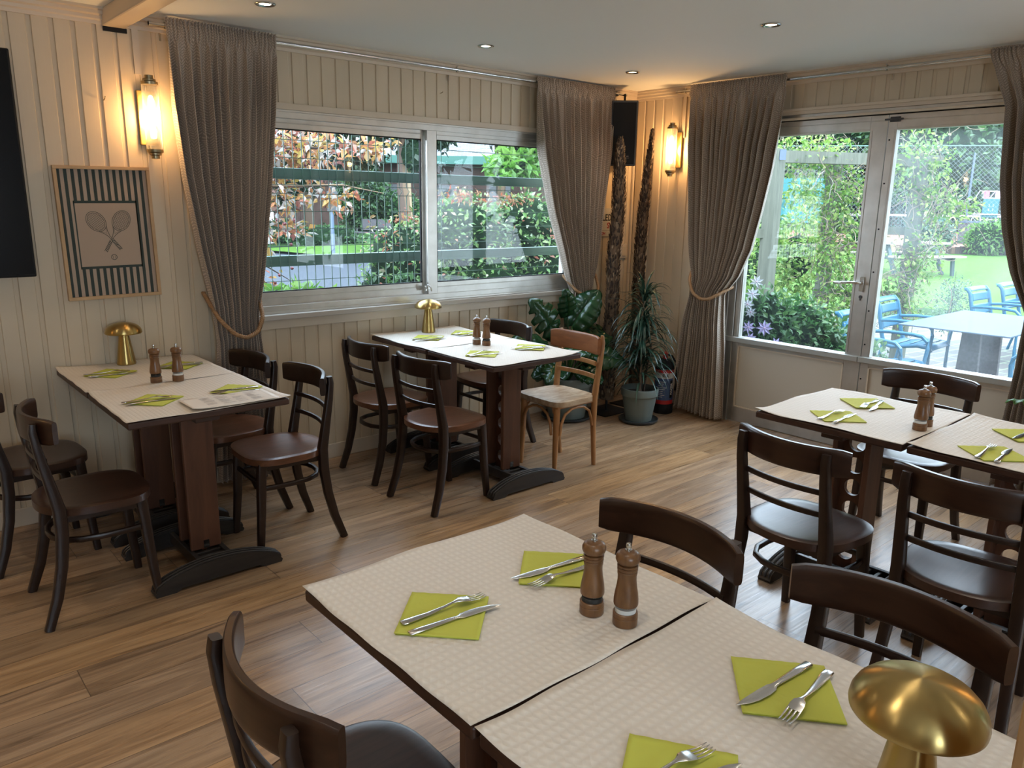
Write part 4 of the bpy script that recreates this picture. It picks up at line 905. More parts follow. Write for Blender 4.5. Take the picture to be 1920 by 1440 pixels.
LV = [((-.24, -.02, .60), (-1, -.25, .35), .30, .105, 0), ((-.12, .02, .66), (-.55, -.1, .75), .26, .115, 1), ((.05, .02, .70), (.25, -.35, .75), .27, .12, 0), ((.02, -.05, .60), (.9, -.5, .25), .26, .10, 0), ((.14, -.02, .62), (.95, -.1, .25), .25, .13, 1), ((-.05, -.08, .58), (-.5, -.9, .25), .26, .11, 0),
      ((.08, -.10, .50), (.35, -1, .1), .24, .10, 0), ((-.16, -.08, .46), (-1, -.7, .0), .25, .10, 1), ((.16, -.05, .45), (1, -.5, 0), .22, .09, 0), ((-.02, .0, .78), (-.35, -.4, .5), .20, .07, 0), ((-.10, .02, .40), (-1, -.3, .1), .22, .08, 0), ((.0, -.12, .40), (-.2, -1, 0), .2, .08, 0)]
for i, (b_, d, L, W_, c) in enumerate(LV):
    st = MB().sweep([(0, 0, .28), (b_[0]*.4, b_[1]*.4-.01, .28+(b_[2]-.28)*.6), b_], [.007, .006, .0045]); st.build('stem', M_mons, t)
    lf = MB(); mleaf(lf, b_, d, (-.55, -.65, .75), L*1.2, W_*1.2, c, i+2); lf.build('leaf', M_mons, t, smooth=1.5, solid=.0008)

# ------------------------------------------------------------------ fire extinguisher
t = thing('fire_extinguisher', 'red and black fire extinguisher on the floor beside the left door curtain', 'fire extinguisher', (-.215, -.605, 0), math.radians(220))
MB().lathe([(.001, 0), (.074, 0), (.078, .006), (.078, .075), (.076, .078)], 48).build('foot_ring', M_black, t)
MB().lathe([(.070, .075), (.074, .078), (.074, .36), (.071, .385), (.058, .412), (.034, .428), (.022, .433), (.02, .45), (.001, .451)], 48).build('cylinder', M_red, t, smooth=.9)
MB().lathe([(.0745, .352), (.0748, .356), (.0715, .388), (.0585, .415), (.035, .431), (.025, .434)], 48).build('black_collar', M_black, t, smooth=.9)
def cyl_patch(a0, a1, z0, z1, rr, m_, nm):
    n = 20; b = MB(); vs = []
    for k in range(n+1):
        a = math.radians(a0+(a1-a0)*k/n)
        for z in (z0, z1): vs.append((rr*math.cos(a), rr*math.sin(a), z))
    b.add(vs, [(2*k, 2*k+2, 2*k+3, 2*k+1) for k in range(n)]); return b.build(nm, m_, t, smooth=3)
cyl_patch(-75, 75, .285, .328, .0746, M_lwhite, 'label_band'); cyl_patch(-75, 75, .11, .284, .0746, M_lblue, 'instruction_label'); cyl_patch(38, 58, .13, .27, .0749, M_black, 'label_strip'); cyl_patch(60, 75, .20, .33, .0749, M_lwhite, 'label_strip')
for k in range(9): cyl_patch(-40, -40+random.uniform(30, 62), .135+k*.015, .139+k*.015, .0750, M_lwhite, 'label_line')
BM = R(90, 'Z') @ R(90, 'X')
text('lettering', 'SUL', .034, M_black2, t, R(8, 'Z') @ T(0, 0, .307) @ BM, bend=.0755, bold=.001)
text('lettering', 'MASTER', .026, M_lwhite, t, R(48, 'Z') @ T(.0756, 0, .20) @ BM @ R(90, 'Z'), bold=.0006)
MB().box(-.014, .014, -.018, .018, .45, .475).sweep([(-.01, 0, .478), (.03, 0, .492), (.085, 0, .485)], .010, .005).sweep([(-.01, 0, .462), (.03, 0, .455), (.08, 0, .445)], .009, .004).build('valve_handle', M_red, t, bevel=.002)
MB().sweep([(0, .018, .462), (0, .05, .455), (.0, .085, .40), (.0, .09, .3), (0, .088, .18)], .008, n=10).build('hose', M_black, t)
# skirting cable box in the corner
MB().box(-.42, -.33, -.03, -.013, .09, .13).build('socket_box', M_black, smooth=0, bevel=.003, label='small black cable box on the skirting behind the bark columns', cat='socket')

# ------------------------------------------------------------------ garden ground
def noisy(name, c1, c2, sc, rough=.9, det=8, bump=.4, bd=.02):
    c1, c2 = [tuple(.47*q for q in c_) for c_ in (c1, c2)]; m = mat(name, c1, rough, Specular_IOR_Level=.08); g = N(m); tcn = g.n('ShaderNodeTexCoord')
    ns = g.n('ShaderNodeTexNoise', {'Vector': tcn.outputs['Object'], 'Scale': sc, 'Detail': det, 'Roughness': .7})
    g.l(g.ramp(ns.outputs[0], [(.35, c1), (.65, c2)]), g.b.inputs['Base Color']); g.bump(ns.outputs[0], bump, bd); return m
M_lawn = noisy('lawn_grass', (.07, .17, .02), (.15, .30, .05), 9)
M_clay = noisy('red_clay', (.42, .17, .11), (.52, .24, .17), 3)
M_gravel = noisy('gravel', (.05, .058, .07), (.12, .133, .155), 26)
M_verge = noisy('grass_verge', (.022, .06, .018), (.055, .12, .03), 12)
M_pave = mat('stone_paving', (.4, .36, .32), .8, Specular_IOR_Level=.1); g = N(M_pave); tcn = g.n('ShaderNodeTexCoord')
mp = g.n('ShaderNodeMapping', {'Vector': tcn.outputs['Object'], 'Rotation': (0, 0, .15)})
br = g.n('ShaderNodeTexBrick', {'Vector': mp.outputs[0], 'Color1': (.085, .078, .07, 1), 'Color2': (.115, .105, .095, 1), 'Mortar': (.16, .18, .12, 1), 'Scale': 1.4, 'Mortar Size': .02}); g.l(br.outputs[0], g.b.inputs['Base Color'])
gz = lambda x: -.12+.017*max(0, x-3)
MB().grid(lambda u, v: (.14+6.8*u, -7+9*v, gz(.14+6.8*u)-.002), 8, 4).build('patio', M_pave, smooth=0, kind='structure')
MB().grid(lambda u, v: (5.6+18.6*u+2*math.sin(3*v), -12+34*v, gz(5.6+18.6*u)+.004), 40, 40).build('lawn', M_lawn, smooth=0, kind='structure')
MB().add([(.14, 2, -.17), (30, 2, -.17), (30, 34, -.17), (.14, 34, -.17)], [(0, 1, 2, 3)]).add([(6.9, -12, -.06), (60, -12, .3), (60, 2, .3), (6.9, 2, -.06)], [(0, 1, 2, 3)]).build('garden_soil', M_verge, smooth=0, kind='structure')
MB().grid(lambda u, v: (23.6+34*u, -14+50*v, .33), 4, 4).build('clay_court', M_clay, smooth=0, kind='structure')
MB().add([(-14, .14, -.16), (.14, .14, -.16), (12, 14, -.16), (14, 40, -.16), (-14, 40, -.16)], [(0, 1, 2, 3, 4)]).build('gravel_road', M_gravel, smooth=0, kind='structure')
MB().grid(lambda u, v: (6.2+16*u-3*v, 22.5+12*v+(-2.6*u), -.15+.5*v), 10, 10).build('grass_bank', M_verge, smooth=0, kind='structure')

# ------------------------------------------------------------------ foliage
def leaves(rng, blobs, n, size, aspect=.5, shell=.55, droop=.2, zmin=None, clip=None):
    tot = sum(b[3]*b[4]*b[5] for b in blobs)**1.0; V = []
    for b in blobs:
        k = max(8, int(n*b[3]*b[4]*b[5]/tot)); d = rng.normal(size=(k, 3)); d /= np.linalg.norm(d, axis=1)[:, None]
        rad = shell+(1-shell)*rng.random(k)**.7; rad *= 1+.13*np.sin(d[:, 0]*9+b[0]*3)*np.sin(d[:, 2]*8+b[1])
        P = np.array(b[:3])+d*np.array(b[3:6])*rad[:, None]
        out = d+rng.normal(size=(k, 3))*.75; out[:, 2] -= droop; out /= np.linalg.norm(out, axis=1)[:, None]
        upv = np.array([0, 0, 1.])+rng.normal(size=(k, 3))*.6
        sd_ = np.cross(out, upv); sd_ /= np.linalg.norm(sd_, axis=1)[:, None]+1e-9; nn = np.cross(sd_, out)
        s_ = size*(.6+.8*rng.random(k))[:, None]
        q = np.stack([P-out*s_*.5, P-out*s_*.05+sd_*s_*aspect*.5+nn*s_*.10, P+out*s_*.5-nn*s_*.08, P-out*s_*.05-sd_*s_*aspect*.5+nn*s_*.10], 1)
        if zmin is not None: q = q[P[:, 2] > zmin]
        V.append(q)
    V = np.concatenate(V); 
    if clip is not None: V = V[clip(V[:, 0])]
    m_ = MB(); m_.v = [tuple(p_) for p_ in V.reshape(-1, 3).tolist()]; k = len(V); m_.f = [t_ for i in range(k) for t_ in ((4*i, 4*i+1, 4*i+2), (4*i, 4*i+2, 4*i+3))]; m_.mi = [0]*(2*k)
    return m_
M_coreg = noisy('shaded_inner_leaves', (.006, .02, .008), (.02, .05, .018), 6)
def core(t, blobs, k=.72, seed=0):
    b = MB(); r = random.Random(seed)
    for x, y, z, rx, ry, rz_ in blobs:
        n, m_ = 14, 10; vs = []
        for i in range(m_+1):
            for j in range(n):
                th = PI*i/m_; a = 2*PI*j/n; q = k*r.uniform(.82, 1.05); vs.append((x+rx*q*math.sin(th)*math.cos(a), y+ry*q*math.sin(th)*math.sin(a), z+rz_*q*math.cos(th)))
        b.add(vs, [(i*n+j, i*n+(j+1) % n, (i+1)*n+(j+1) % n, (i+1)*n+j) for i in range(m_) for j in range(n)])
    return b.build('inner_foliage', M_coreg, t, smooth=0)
def rel(blobs, o): return [(b[0]-o[0], b[1]-o[1], b[2]-o[2], b[3], b[4], b[5]) for b in blobs]
def bush(name, label, cat, loc, blobs, n, size, m_, seed=1, group=None, kcore=.7, trunk=None, **k):
    t = thing(name, label, cat, loc, 0, group); rng = np.random.default_rng(seed); B_ = rel(blobs, loc)
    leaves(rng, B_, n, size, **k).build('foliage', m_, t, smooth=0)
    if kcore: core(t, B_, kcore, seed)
    if trunk:
        m2 = MB()
        for pts, r_ in trunk: m2.sweep([tuple(Vector(q)-Vector(loc)) for q in pts], r_)
        m2.build('trunk', M_bark, t)
    return t
L_plum = leafmat('plum_leaf', [(0, (.16, .035, .03)), (.16, (.75, .24, .14)), (.40, (.85, .46, .13)), (.6, (.8, .6, .14)), (.70, (.35, .12, .08)), (.84, (1, .9, .8)), (1, (1, 1, 1))], .35)
L_phot = leafmat('photinia_leaf', [(0, (.05, .15, .035)), (.3, (.12, .29, .07)), (.55, (.27, .52, .14)), (.80, (.48, .72, .25)), (.92, (.80, .92, .66)), (1, (.8, .24, .16))], .35)
L_phtip = leafmat('photinia_red_tip', [(0, (.55, .10, .07)), (.5, (.6, .25, .12)), (1, (.42, .40, .14))], .4)
L_bright = leafmat('bright_green_leaf', [(0, (.12, .34, .04)), (.6, (.22, .5, .07)), (1, (.38, .62, .15))], .45)
L_dark = leafmat('dark_tree_leaf', [(0, (.010, .035, .012)), (.7, (.03, .08, .025)), (1, (.07, .15, .05))], .25)
L_mid = leafmat('mid_green_leaf', [(0, (.03, .10, .03)), (.6, (.07, .20, .05)), (1, (.15, .32, .09))], .35)
L_vine = leafmat('vine_leaf', [(0, (.08, .22, .03)), (.4, (.20, .42, .06)), (.75, (.44, .66, .12)), (1, (.7, .8, .3))], .45)
L_clem = leafmat('clematis_leaf', [(0, (.04, .14, .04)), (.5, (.10, .28, .08)), (1, (.22, .42, .14))], .35)
L_grey = leafmat('lavender_leaf', [(0, (.10, .20, .12)), (.6, (.20, .33, .20)), (1, (.32, .46, .30))], .3)
M_twig = mat('bare_twigs', (.16, .12, .085), .85)
M_twigl = mat('pale_twigs', (.15, .14, .115), .8)

# window side ------------------------------------------------
t = bush('plum_tree', 'copper and orange leaved plum tree left of the window behind the mesh', 'tree', (-2.7, 2.0, -.16),
     [(-2.55, 1.95, 2.0, .55, .4, .42), (-2.05, 1.75, 1.98, .42, .35, .26), (-1.62, 1.45, 2.02, .30, .25, .13), (-2.35, 1.85, 1.62, .42, .35, .20), (-1.85, 1.6, 1.60, .30, .22, .12), (-2.6, 1.8, 1.3, .33, .3, .30), (-2.55, 1.75, 1.0, .26, .25, .18), (-2.2, 1.8, 1.36, .24, .22, .10)],
     2600, .085, L_plum, 3, None, 0, [([(-2.85, 2.1, -.16), (-2.8, 2.05, .8), (-2.7, 2.0, 1.5), (-2.5, 1.9, 2.2)], [.05, .045, .035, .02]), ([(-2.7, 2.0, 1.45), (-2.3, 1.8, 1.7), (-1.8, 1.55, 1.72), (-1.5, 1.4, 1.66)], [.02, .014, .008, .003]), ([(-2.6, 1.95, 1.8), (-2.1, 1.7, 2.0), (-1.5, 1.35, 2.02)], [.016, .01, .003]), ([(-2.75, 2.0, 1.1), (-2.5, 1.8, 1.15), (-2.2, 1.75, .95)], [.014, .01, .003])], aspect=.46, shell=.1)
r = random.Random(5)
for k in range(26):
    x, z = r.uniform(-2.7, -2.2), r.uniform(.95, 1.5)
    if k > 20: x, z = r.uniform(-2.1, -1.8), r.uniform(1.78, 1.9)
    MB().lathe([(.0005, -.014), (.010, -.010), (.0145, 0), (.010, .0105), (.0005, .013)], 10, (x+2.7, 1.62-2.0+r.uniform(-.1, .1), z+.16)).build('plum', M_plum, t, smooth=2)
bush('photinia_bush', 'large photinia hedge bush with red tips filling the right window pane', 'bush', (-.3, 1.9, -.16),
     [(-.35, 1.85, 1.22, .62, .5, .48), (-.95, 2.0, 1.05, .40, .42, .38), (.35, 1.7, 1.25, .55, .5, .5), (-.2, 1.7, .7, .9, .5, .55), (-1.15, 1.95, .72, .34, .3, .30), (.55, 1.5, .8, .6, .5, .6)],
     10500, .062, L_phot, 4, None, .8, aspect=.48, shell=.55)
bush('photinia_tips', 'young red photinia shoots rising above the green bush', 'bush', (-.5, 1.85, 1.2),
     [(-.95, 1.9, 1.46, .22, .2, .10), (-.45, 1.7, 1.66, .40, .25, .10), (.1, 1.6, 1.62, .4, .25, .08), (-1.2, 1.8, 1.25, .12, .12, .18), (-1.45, 1.7, 1.38, .04, .04, .12)], 260, .055, L_phtip, 5, None, 0, aspect=.4, shell=.0)
bush('leafy_shrub', 'bright green big-leaved shrub at the upper right of the window', 'bush', (.75, 2.1, -.16), [(.55, 2.1, 1.98, .38, .3, .16), (.8, 2.2, 2.1, .4, .3, .3), (.3, 2.0, 1.86, .22, .2, .08)], 900, .13, L_bright, 6, None, .5, [([(.8, 2.2, -.16), (.75, 2.15, 1.0), (.7, 2.1, 2.0)], [.03, .02, .01])], aspect=.42, shell=.3)
bush('hosta_clump', 'bright yellow green leafy clump low behind the mesh at the left', 'plant', (-2.25, 1.5, -.16), [(-2.35, 1.45, .86, .26, .2, .12), (-2.1, 1.45, .80, .2, .2, .10), (-2.2, 1.5, .5, .3, .25, .3)], 520, .14, L_bright, 7, None, .6, aspect=.5, shell=.5)
bush('low_shrub', 'low leafy shrub beside the road under the middle of the window', 'bush', (-1.35, 1.45, -.16), [(-1.32, 1.45, .86, .16, .15, .16), (-1.25, 1.5, .55, .3, .25, .3)], 520, .08, L_mid, 8, None, .5, aspect=.42, shell=.3)
# welded mesh panel with two rails
t = thing('mesh_fence', 'green welded wire fence with two square rails outside the sliding window', 'fence', (-2, .3, 0))
mf = MB(); wx = .0022
def bx(m_, x0, x1, y0, y1, z0, z1): m_.box(x0, x1, y0, y1, z0, z1)
vertz = [(.30, 1.632), (1.632, 1.688), (1.688, 2.3)]
for k in range(int(4.2/.0585)):
    x = -2.0+k*.0585-.2*9
    for z0, z1 in ((.30-0, 1.635), (1.688, 2.3)): mf.box(x-wx, x+wx, -wx, wx, z0, z1)
    mf.sweep([(x, 0, 1.634), (x+.0, -.035, 1.662), (x, 0, 1.689)], wx*1.1, n=4)
    mf.sweep([(x, 0, .80), (x, -.035, .83), (x, 0, .86)], wx, n=4)
for z in [1.635-.1065*k for k in range(12)]+[1.689, 1.742, 1.848, 1.953, 2.06, 2.17, 2.28]: mf.box(-3.9, 2.4, -.004, .0005, z-wx*.9, z+wx*.9)
mf.build('wire_mesh', M_gwire, t, smooth=0)
for z in (1.722, 1.192): MB().box(-3.9, 2.4, .006, .05, z, z+.066).build('rail', M_teal, t, smooth=0, bevel=.004)
for x in (-3.95, 2.42): MB().box(x-.03, x+.03, -.03, .05, -.16, 2.35).build('post', M_teal, t, smooth=0, bevel=.004)
# far park bench
t = thing('park_bench', 'dark wooden park bench beside the gravel road', 'bench', (12.6, 24.9, -.15), math.radians(-42))
for k in range(4): MB().box(-.95, .95, -.25+k*.125, -.14+k*.125, .40, .445).build('seat_plank', M_grey, t, smooth=0)
for x0, x1 in ((-.62, -.03), (.03, .62)): MB().prism([(.20, .52), (.24, .52), (.33, .98), (.29, .98)], x0, x1, 'x').build('backrest', M_grey, t, smooth=0)
for x in (-.85, .0, .85): MB().box(x-.045, x+.045, -.24, -.14, 0, .40).box(x-.045, x+.045, .15, .25, 0, .40).box(x-.03, x+.03, .17, .22, .4, .56).build('leg', M_grey, t, smooth=0)
t = MB().lathe([(.06, 0), (.045, .3), (.04, 5.5), (.001, 5.55)], 16, (7.85, 14.4, -.16)).build('lamp_post', M_pole, label='pale blue metal lamp post beyond the mesh near the window mullion', cat='post')
t = thing('sign_post', 'thin grey post with a small plate behind the plum tree', 'post', (5.6, 15.6, -.16))
MB().lathe([(.05, 0), (.05, 1.5), (.001, 1.5)], 12).build('post', M_pole, t); MB().box(-.16, .16, -.06, -.05, 1.45, 2.0).build('plate', M_dgrey, t, smooth=0)
# building beyond
t = thing('park_building', 'brown building with grey shingle roof and sea green fascia beyond the trees', 'building', (19.5, 29.5, -.15), math.radians(-42))
M_bwall = noisy('brown_render', (.09, .055, .045), (.13, .085, .07), 2); M_shing = mat('grey_shingle', (.42, .43, .45), .8, Specular_IOR_Level=.1); g = N(M_shing); tcn = g.n('ShaderNodeTexCoord')
br = g.n('ShaderNodeTexBrick', {'Vector': tcn.outputs['UV'], 'Color1': (.075, .077, .082, 1), 'Color2': (.12, .122, .127, 1), 'Mortar': (.2, .2, .22, 1), 'Scale': 26.}); g.l(br.outputs[0], g.b.inputs['Base Color'])
MB().box(-9, 9, 0, 7, 0, 3.7).build('wall', M_bwall, t, smooth=0)
MB().box(-9.6, 9.6, -.75, -.65, 3.62, 4.02).build('fascia', M_awn, t, smooth=0)
MB().add([(-9.6, -.75, 4.0), (9.6, -.75, 4.0), (9.6, 4.5, 6.6), (-9.6, 4.5, 6.6)], [(0, 1, 2, 3)]).build('roof', M_shing, t, smooth=0, uv=[(0, 0), (1, 0), (1, .4), (0, .4)])
for x in (-6, -3.2, -.4, 2.4, 5.2): MB().box(x, x+1.1, -.05, .0, 1.0, 2.6).build('window', M_dgrey, t, smooth=0)
for x in (-7.5, -1.8, 4.0): MB().box(x, x+.12, -.7, -.58, 0, 3.7).build('canopy_post', M_bwall, t, smooth=0)
tree_trunk = [([(8.75, 16.6, -.16), (8.7, 16.7, 2.0), (8.9, 17, 5.5)], [.26, .22, .16])]
bush('park_tree', 'dark tree with thick trunk in the middle of the left window view', 'tree', (8.7, 16.7, -.16), [(8.9, 17.2, 5.0, 2.1, 1.7, 1.8), (7.4, 17.8, 3.9, 1.2, .8, .9), (9.7, 16.4, 3.9, .9, .8, .9), (8.9, 16.5, 3.0, .45, .5, .6)], 6200, .22, L_dark, 9, 'dark trees of the park', .8, tree_trunk, aspect=.6, shell=.5)
bush('park_tree', 'dark dense tree at the upper left of the window behind the plum', 'tree', (6.5, 25, -.16), [(6.4, 25.5, 4.6, 3.0, 2.4, 2.8), (3.6, 25.5, 3.6, 2.6, 2.2, 2.6), (9.0, 25.5, 4.4, 1.8, 1.8, 2.0)], 6500, .3, L_dark, 10, 'dark trees of the park', .85, [([(6.5, 25.3, -.16), (6.4, 25.4, 3)], [.3, .25])], aspect=.6, shell=.6)
bush('park_tree', 'dark leafy tree hanging over the sea green fascia', 'tree', (12.9, 17.2, -.16), [(13.2, 17.4, 4.6, 1.5, 1.3, 1.15), (15.0, 17.4, 4.9, 1.8, 1.4, 1.2), (12.0, 18, 5.0, 1.2, 1.2, 1.0)], 4200, .2, L_dark, 12, 'dark trees of the park', .8, [([(13.3, 17.5, -.16), (13.4, 17.6, 2.5), (13.2, 17.6, 4.5)], [.24, .2, .14]), ([(15.2, 17.0, -.16), (15.0, 17.2, 2.5), (14.4, 17.4, 4.5)], [.2, .16, .1])], aspect=.6, shell=.5)
bush('park_tree', 'tall background tree behind the brown building', 'tree', (14, 41, -.16), [(10, 41, 6, 6, 3, 6), (18, 40, 7.5, 5, 3, 5), (26, 36, 8, 6, 3, 5.5), (33, 27, 7, 6, 3, 6), (2, 40, 6, 6, 3, 6)], 9000, .5, L_dark, 13, 'dark trees of the park', .9, aspect=.6, shell=.7)
bush('park_tree', 'dark leafy tree between the plum leaves and the park bench', 'tree', (9.4, 25.2, -.16), [(9.0, 25.4, 3.6, 1.9, 1.2, 2.3), (11.2, 24.0, 4.2, 1.6, 1.2, 1.9), (7.4, 26, 2.2, 1.7, 1.2, 1.6)], 5200, .26, L_dark, 17, 'dark trees of the park', .85, [([(9.6, 25, -.16), (9.6, 25, 2.5)], [.22, .2])], aspect=.6, shell=.6)
for i, (x, y, z, s_) in enumerate([(9, -9, 3.2, 3.2), (15, -13, 4, 4.5), (22, -10, 4.5, 5), (30, -12, 5, 6), (40, -14, 6, 8), (6, -16, 4, 4)]):  # unseen trees added to block the sky mirrored in the window glass
    bush('garden_tree', ['leafy tree on the right side of the garden nearest the house', 'leafy tree on the right side of the garden', 'tree on the right side of the lawn, out of frame', 'tree right of the court, out of frame', 'far tree right of the court, out of frame', 'leafy tree beside the house, out of frame'][i], 'tree', (x, y, -.1), [(x, y, z, s_, s_*.7, z*.95)], 1700, .4, L_mid, 80+i, 'trees at the right side of the garden', .88, aspect=.6, shell=.7)
bush('round_bush', 'round dark green bush behind the park bench', 'bush', (14.4, 28.4, -.15), [(14.2, 28.6, 1.5, 1.5, 1.2, 1.6), (15.6, 27.4, 1.0, 1.1, .9, 1.1)], 3600, .2, L_mid, 14, None, .8, aspect=.7, shell=.6)
bush('ivy_bank', 'low dark ivy ground cover left of the park bench', 'ground cover', (8.5, 24.5, -.15), [(7.6, 25.2, .2, 2.2, 1.4, .75), (9.6, 23.6, .1, 1.5, 1.0, .6), (5, 26, .3, 2.2, 1.6, .9)], 5200, .13, L_mid, 15, None, .85, aspect=.7, shell=.7)

# garden side ------------------------------------------------
# timber pergola frame carrying the creeper
t = thing('timber_frame', 'greyish timber frame with posts and rails outside the left door', 'garden frame', (3.74, .3, gz(3.7)))
oz = -gz(3.7)
def beam(p0, p1, w_, h_, nm, m_=None):
    a = Vector(p0)-Vector((3.74, .3, -oz)); b = Vector(p1)-Vector((3.74, .3, -oz)); return MB().sweep([a, b], w_, h_, n=4, pw=60, up=(0, 0, 1) if abs((b-a).normalized().z) < .9 else (0, 1, 0)).build(nm, m_ or M_post, t, smooth=0)
for (x, y) in ((2.24, .06), (3.80, .24), (4.2, -.55), (1.45, .95)): beam((x, y, gz(x)-.02), (x, y, 2.16), .066, .066, 'post')
beam((1.3, 1.1, 2.12), (4.5, -.62, 2.12), .05, .062, 'top_beam'); beam((1.5, .88, 1.33), (2.24, .06, 1.33), .03, .045, 'rail'); beam((3.7, .30, 1.35), (4.3, -.55, 1.35), .03, .045, 'rail'); beam((3.7, .30, .62), (4.3, -.55, .62), .03, .045, 'rail')
MB().box(-.03, .03, -.012, 0, -.05, .05, M=T(2.20-3.74, -.03-.3, 2.10+oz) @ R(-45, 'Z')).build('bracket', M_pole, t, smooth=0)
VB = [(3.45, .35, 2.15, .7, .45, .28), (3.75, .1, 1.7, .50, .45, .42), (3.55, .1, 1.2, .48, .4, .45), (3.75, -.1, .7, .52, .4, .5), (3.6, -.1, .25, .6, .4, .45), (4.2, -.55, 2.05, .45, .35, .45), (4.35, -.75, 1.6, .42, .3, .36), (4.15, -.65, 1.1, .34, .3, .36), (4.0, -.62, .6, .35, .28, .4), (4.65, -.98, 1.62, .28, .12, .14), (3.15, .25, 1.75, .45, .3, .18)]
t = bush('climbing_creeper', 'tangled yellow green climbing plant covering the timber frame outside the doors', 'climbing plant', (3.7, 0, gz(3.7)), VB, 6800, .055, L_vine, 21, None, 0, aspect=.6, shell=.15)
r = random.Random(9); tw = MB(); tl = MB()
for i in range(620):
    b = r.choice(VB[:9]); p0 = Vector((b[0]+r.gauss(0, .4)*b[3], b[1]+r.gauss(0, .4)*b[4], b[2]+r.gauss(0, .5)*b[5]))-Vector((3.7, 0, gz(3.7)))
    d = Vector((r.gauss(0, .6), r.gauss(0, .6), r.gauss(0, 1))).normalized(); P = [p0]; L = r.uniform(.15, .45)
    for k in range(5): d = (d+Vector((r.gauss(0, .35), r.gauss(0, .35), r.gauss(0, .35)))).normalized(); P.append(P[-1]+d*L/5)
    if P[-1].z < .02: continue
    (tl if i % 7 == 0 else tw).sweep(P, r.uniform(.002, .005), n=4)
tw.build('twigs', M_twig, t, smooth=1, kind='stuff'); tl.build('pale_twigs', M_twigl, t, smooth=1, kind='stuff')
bush('shrub_border', 'green shrubs behind the timber post left of the creeper', 'bush', (4.6, 1.6, gz(4.6)), [(4.2, 1.35, .75, .55, .5, .7), (4.9, 1.2, .95, .5, .5, .75), (3.6, .95, .35, .45, .4, .5)], 4200, .07, L_vine, 23, None, .4, aspect=.6, shell=.5)
CB = [(.55, -.98, .70, .30, .26, .30), (.85, -1.12, .66, .30, .26, .24), (.54, -1.0, .40, .32, .3, .34), (.95, -1.3, .42, .3, .28, .34), (.38, -.85, .6, .18, .2, .3), (1.2, -1.45, .38, .26, .24, .24)]
t = bush('clematis', 'clematis bush with pale lilac flowers just outside the left door pane', 'flowering plant', (.7, -1.1, gz(0)), CB, 4600, .055, L_clem, 22, None, .72, aspect=.58, shell=.5)
M_lil = mat('lilac_petal', (.27, .23, .40), .6); M_lil2 = mat('pale_lilac_petal', (.34, .36, .41), .6); M_stam = mat('stamens', (.45, .30, .42), .7)
for i, (x, y, z, s_, m_) in enumerate([(.25, -1.16, .70, .062, 0), (.30, -1.24, .585, .05, 0), (.19, -1.06, .70, .05, 0), (.18, -1.09, .62, .045, 0), (.32, -.99, .94, .055, 1), (.46, -.93, 1.02, .055, 1), (.28, -.98, .86, .05, 1), (.24, -.92, .98, .05, 1), (.3, -1.0, .80, .045, 1)]):
    fl = MB(); V0 = Vector((x-.7, y+1.1, z-gz(0)))
    fwd = Vector((-.78, -.55, .3+.1*math.sin(i*2))).normalized(); a_ = fwd.cross(Vector((0, 0, 1))).normalized(); b_ = a_.cross(fwd)
    for k in range(8):
        an = 2*PI*k/8+i*.4; o = a_*math.cos(an)+b_*math.sin(an); sd_ = fwd.cross(o)
        fl.add([V0, V0+o*s_*.5+sd_*s_*.20+fwd*.004, V0+o*s_*1.05-fwd*.006, V0+o*s_*.5-sd_*s_*.20+fwd*.004], [(0, 1, 2), (0, 2, 3)])
    f_ = fl.build('flower', M_lil2 if m_ else M_lil, t, smooth=0)
    MB().lathe([(.001, 0), (.007, .004), (.001, .010)], 8, M=Matrix.Translation(V0) @ fwd.to_track_quat('Z', 'Y').to_matrix().to_4x4()).build('flower_centre', M_stam, f_)
bush('groundcover', 'low leafy ground cover at the foot of the clematis and creeper', 'ground cover', (1.9, -1.3, gz(1.9)), [(1.6, -1.05, .15, .5, .35, .28), (2.2, -.9, .12, .5, .35, .26)], 1800, .07, L_mid, 24, None, .6, aspect=.6, shell=.4)
# outdoor furniture
def slatted(t):
    """curved slats in bent side frames with rounded armrests; faces +x"""
    def prof(s_):   # seat and back centre line: s 0 front of seat .. 1 top of back
        P = [(.245, .375), (.22, .415), (.12, .425), (0, .405), (-.12, .385), (-.19, .40), (-.225, .47), (-.25, .58), (-.275, .70), (-.30, .79), (-.335, .83), (-.375, .825)]
        f_ = s_*(len(P)-1); i = min(int(f_), len(P)-2); k = f_-i; return (P[i][0]*(1-k)+P[i+1][0]*k, P[i][1]*(1-k)+P[i+1][1]*k)
    for (a, b) in ((.0, .12), (.14, .24), (.26, .345), (.365, .45)):
        MB().grid(lambda u, v: (prof(a+(b-a)*v)[0], -.235+.47*u, prof(a+(b-a)*v)[1]), 2, 5).build('seat_slat', M_blue, t, smooth=3, solid=.008)
    for (a, b) in ((.60, .685), (.715, .80), (.825, 1.0)):
        MB().grid(lambda u, v: (prof(a+(b-a)*v)[0]-.015*math.sin(PI*u), -.235+.47*u, prof(a+(b-a)*v)[1]), 6, 6).build('back_slat', M_blue, t, smooth=3, solid=.008)
    for s_ in (1, -1):
        y = s_*.25
        MB().sweep([(x, y, z-.012) for x, z in [prof(k/22) for k in range(22)]], .016, .020, n=8).build('side_frame', M_blue, t)
        MB().sweep([(-.262, y, .625), (-.10, y*1.06, .640), (.10, y*1.08, .640), (.19, y*1.08, .630), (.235, y*1.08, .59), (.245, y*1.08, .53), (.235, y*1.06, .42), (.235, y*1.04, .2), (.245, y*1.02, 0)], .0165, .0165, n=8).build('armrest', M_blue, t)
        MB().sweep([(-.21, y, .42), (-.24, y, .2), (-.29, y, 0)], .015, n=8).build('leg', M_blue, t)
